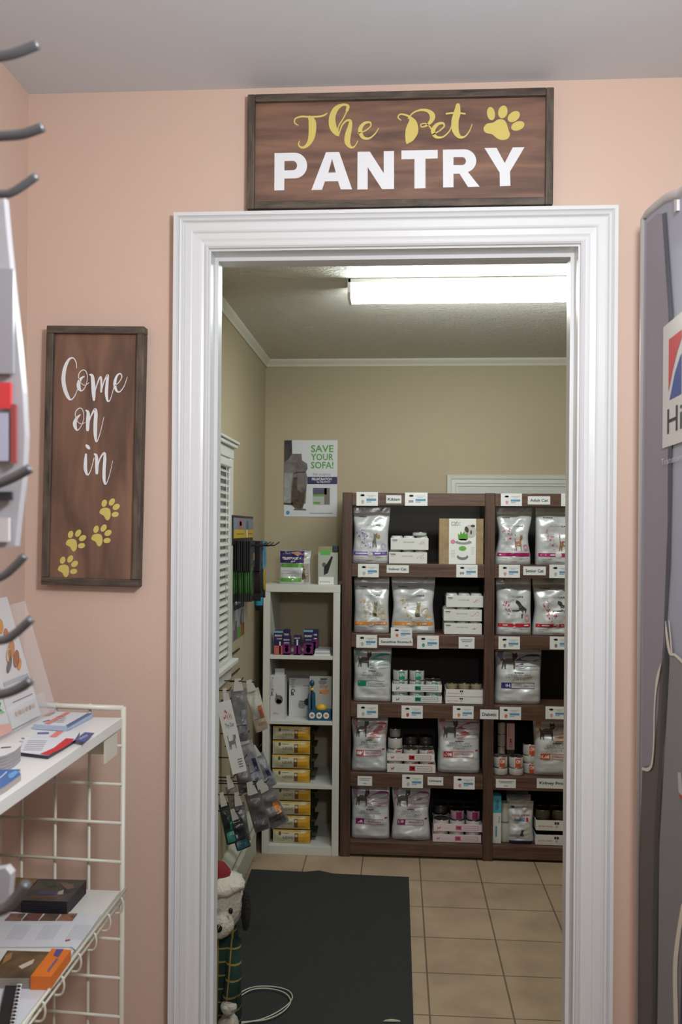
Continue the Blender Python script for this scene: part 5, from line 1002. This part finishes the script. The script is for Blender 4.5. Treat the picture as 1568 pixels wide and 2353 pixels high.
# ================================================================== HOOK RACK (near, blurred)
RY = .85; HK = mat((92, 94, 98), .35, .3); px = PY(-95, 1200, RY).x
hr = thing('hook_rack', 'black metal hook display rack at the left edge of the picture', 'rack', (px, RY, 0))
MB().box(-.015, .0, -.012, .012, 0, 2.2, HK).build('post', hr, .002); MB().box(-.12, .12, -.15, .15, 0.0, .02, HK).build('base', hr, .004)
for k, (pts, r) in enumerate((([(-85,140),(0,130),(42,120),(88,102)], .0050), ([(-85,320),(0,313),(52,308),(100,292)], .0050), ([(-85,445),(0,446),(32,440),(85,404)], .0042), ([(-85,1140),(0,1110),(35,1095),(70,1076)], .0050), ([(-85,1360),(0,1327),(30,1305),(57,1277)], .0042), ([(-85,1472),(0,1472),(32,1458),(72,1422)], .0045), ([(-85,1606),(0,1596),(40,1583),(70,1564)], .0050), ([(-85,2110),(0,2092),(32,2070),(62,2030)], .0058))):
    P3 = crom([tuple(PY(u, v, RY)-hr.location) for u, v in pts], 5); P3[0] = (-.002, 0, P3[0][2]); MB().tube(P3, r, HK, 12).build('hook', hr)
def blister(px_, Y, label, red):
    P3 = [PY(u, v, Y) for u, v in px_]; c = Vector((P3[0].x, Y, P3[0].z)); root = thing('blister_pack', label, 'packaged item', c)
    mb = MB(Matrix.Translation(-c)); mb.prism(P3, (0, .012, 0), mat((172, 172, 178), .3, 0, .92)); mb.build('package', root)
    if red:
        T = Matrix.Translation(-c); fb = lambda u0, u1, v0, v1, m, nm: MB(T).prism([PY(a, b, Y-.002) for a, b in ((u0, v0), (u1, v0), (u1, v1), (u0, v1))], (0, -.004, 0), m).build(nm, root, .001)
        fb(-40, 34, 620, 860, mat((150, 150, 158), .25), 'blister'); fb(2, 28, 880, 940, mat((206, 60, 66), .3), 'red_label'); fb(28, 40, 930, 1065, mat((150, 70, 72), .3), 'red_edge'); fb(-40, 22, 950, 1060, mat((170, 174, 196), .2), 'blister'); fb(-30, 30, 1130, 1150, mat((50, 50, 54), .3), 'clip'); fb(-30, 24, 1190, 1245, mat((200, 196, 198), .3), 'base_card')
    return root
blister([(-80,455),(8,452),(18,560),(30,680),(42,790),(52,900),(57,1000),(52,1100),(42,1180),(34,1255),(-30,1262),(-80,1255)], .88, 'clear blister pack with a red label hanging on the hook rack', True)
blister([(-60,2010),(12,1995),(24,2010),(20,2060),(8,2085),(-60,2090)], .88, 'pale pack hanging behind the lowest black hook', False)
# ================================================================== BANNER (far right)
bY0 = 1.86; bx = PY(1480, 1100, bY0).x; FR = mat((196, 192, 192), .4); BG = mat((164, 168, 186), .5); BGD = mat((146, 137, 150), .5)
k_ = .03; bn = thing('display_banner', 'tall grey fabric banner on a white curved frame at the right edge', 'banner', (bx, bY0, 0))
# banner plane through (bx,bY0) along direction (k_,1); local coords: t towards camera, z up
def bpl(u, v, off=0): # intersect pixel ray with banner plane
    d = pray(u, v); # point = CAM + s*d ; x = bx + k_*(y-bY0)
    s = (bx-k_*bY0-off)/(d.x-k_*d.y); return CAM+d*s
T = Matrix.Translation(-bn.location)
NEAR = 1.05; xn = bx+k_*(NEAR-bY0)
tops = [bpl(u, v) for u, v in ((1484, 512), (1493, 498), (1513, 480), (1535, 463), (1552, 456), (1568, 454))]
ztop_n = tops[-1].z-.012; full = [Vector((bx, bY0, .04))]+tops+[Vector((bx+k_*(1.40-bY0), 1.40, ztop_n)), Vector((bx+k_*(1.2-bY0), 1.2, ztop_n+.0)), Vector((xn+k_*.02, NEAR+.03, ztop_n-.02)), Vector((xn, NEAR, ztop_n-.06)), Vector((xn, NEAR, .04))]
mb = MB(T); mb.prism([p+Vector((-.003, 0, 0)) for p in full], (.006, 0, 0), BG)
fb = lambda u, v: tuple(bpl(u, v, .0045)); fb2 = lambda u, v: tuple(bpl(u, v, .0055)); fb3 = lambda u, v: tuple(bpl(u, v, .0065))
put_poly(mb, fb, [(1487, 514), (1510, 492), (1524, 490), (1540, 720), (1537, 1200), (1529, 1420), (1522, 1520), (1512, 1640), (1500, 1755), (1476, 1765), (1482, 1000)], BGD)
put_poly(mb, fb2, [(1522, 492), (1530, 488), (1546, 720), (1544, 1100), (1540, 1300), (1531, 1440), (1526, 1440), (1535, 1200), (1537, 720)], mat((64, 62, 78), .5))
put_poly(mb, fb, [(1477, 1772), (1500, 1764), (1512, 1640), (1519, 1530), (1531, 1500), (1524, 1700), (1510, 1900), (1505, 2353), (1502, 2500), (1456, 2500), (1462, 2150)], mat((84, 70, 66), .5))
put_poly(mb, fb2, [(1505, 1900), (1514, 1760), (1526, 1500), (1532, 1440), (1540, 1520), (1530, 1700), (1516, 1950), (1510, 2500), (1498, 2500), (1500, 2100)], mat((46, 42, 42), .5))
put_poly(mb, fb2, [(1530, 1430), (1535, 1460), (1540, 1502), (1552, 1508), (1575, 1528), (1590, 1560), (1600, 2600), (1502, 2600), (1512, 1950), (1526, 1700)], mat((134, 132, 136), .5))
RIM = mat((226, 222, 206), .5)
for st in ([(1519, 1526, 1.5), (1512, 1555, 6), (1507, 1590, 4), (1504, 1640, 3), (1503, 1700, 3), (1499, 1752, 4), (1490, 1768, 8), (1478, 1766, 6)], [(1530, 1428, 2), (1533, 1460, 5), (1540, 1500, 6), (1552, 1505, 6), (1575, 1526, 7)], [(1538, 1426, 2), (1541, 1460, 3), (1544, 1500, 4)], [(1570, 2080, 8), (1558, 2160, 10), (1552, 2230, 10), (1554, 2353, 10), (1556, 2480, 10)]): put_stroke(mb, fb3, st, RIM)
put_poly(mb, fb3, [(1568, 2190), (1580, 2160), (1590, 2400), (1562, 2400)], mat((60, 50, 92), .5)); put_poly(mb, fb3, [(1560, 1828), (1572, 1826), (1572, 1842)], mat((196, 60, 60))); put_poly(mb, fb3, [(1558, 1775), (1566, 1775), (1570, 1830), (1560, 1820)], mat((190, 194, 198)))
mb.build('fabric', bn)
# logo card: perspective quad in px
LC = [bpl(1525, 752, .006), bpl(1525, 1030, .006)]; 
def card_fn(off):
    y_far = LC[0].y; zt = LC[0].z; zb_ = LC[1].z
    def fn(x_, y_): # x_ 0..1 from far edge towards camera over .40 m; y_ 0..1 up
        y = y_far-.34*x_; return tuple(T @ Vector((bx+k_*(y-bY0)-off, y, zb_+(zt-zb_)*y_)))
    return fn
mb = MB(); c0 = card_fn(.006); put_rect(mb, c0, 0, 1, 0, 1, mat((212, 212, 208), .4)); c1 = card_fn(.0066); c2 = card_fn(.0072)
put_poly(mb, c1, [(.12, .44), (.12, .86), (.36, .86), (.36, .80), (.28, .72), (.2, .6)], mat((206, 44, 52))); put_poly(mb, c1, [(.14, .37), (.24, .56), (.33, .66), (.36, .68), (.36, .37)], mat((48, 72, 150))); put_poly(mb, c1, [(.40, .37), (.40, .74), (.55, .8), (.7, .74), (.7, .37)], mat((48, 72, 150))); put_poly(mb, c1, [(.40, .86), (.40, .80), (.55, .86)], mat((206, 44, 52))); put_poly(mb, c1, [(.74, .86), (.9, .86), (.9, .4), (.8, .7)], mat((206, 44, 52)))
put_text(mb, c1, "Hill's", .10, .72, .10, .31, INK, .0); put_text(mb, lambda x_, y_: (lambda q: (q[0], q[1], q[2]))(c1(x_, y_)), 'Transforming Lives', -.02, .80, -.155, -.085, mat((206, 206, 210)), .0)
mb.build('logo_card', bn)
# frame tube around
outer = [Vector((bx, bY0+.004, .02))]+[p+Vector((0, .004, .008)) for p in tops]+[p+Vector((0, 0, .008)) for p in full[7:11]]+[Vector((xn, NEAR-.004, .02))]
MB(T).tube(outer, .0095, FR, 10).build('frame', bn)
MB(T).box(bx-.12, bx+.12, bY0-.02, bY0+.02, 0, .015, FR).box(xn-.12, xn+.12, NEAR-.02, NEAR+.02, 0, .015, FR).build('foot', bn)
c = bpl(1552, 470, .002); MB(T).prism([bpl(1549, 458, .008), bpl(1556, 458, .008), bpl(1556, 484, .008), bpl(1550, 488, .008)], (.01, 0, 0), FR).build('clip', bn)
# remaining unplaced prototypes are removed
for o in list(COL.objects):
    if o.parent is None and o.type == 'EMPTY' and o.location.z < -4:
        for ch in kids(o): bpy.data.objects.remove(ch)
        bpy.data.objects.remove(o)
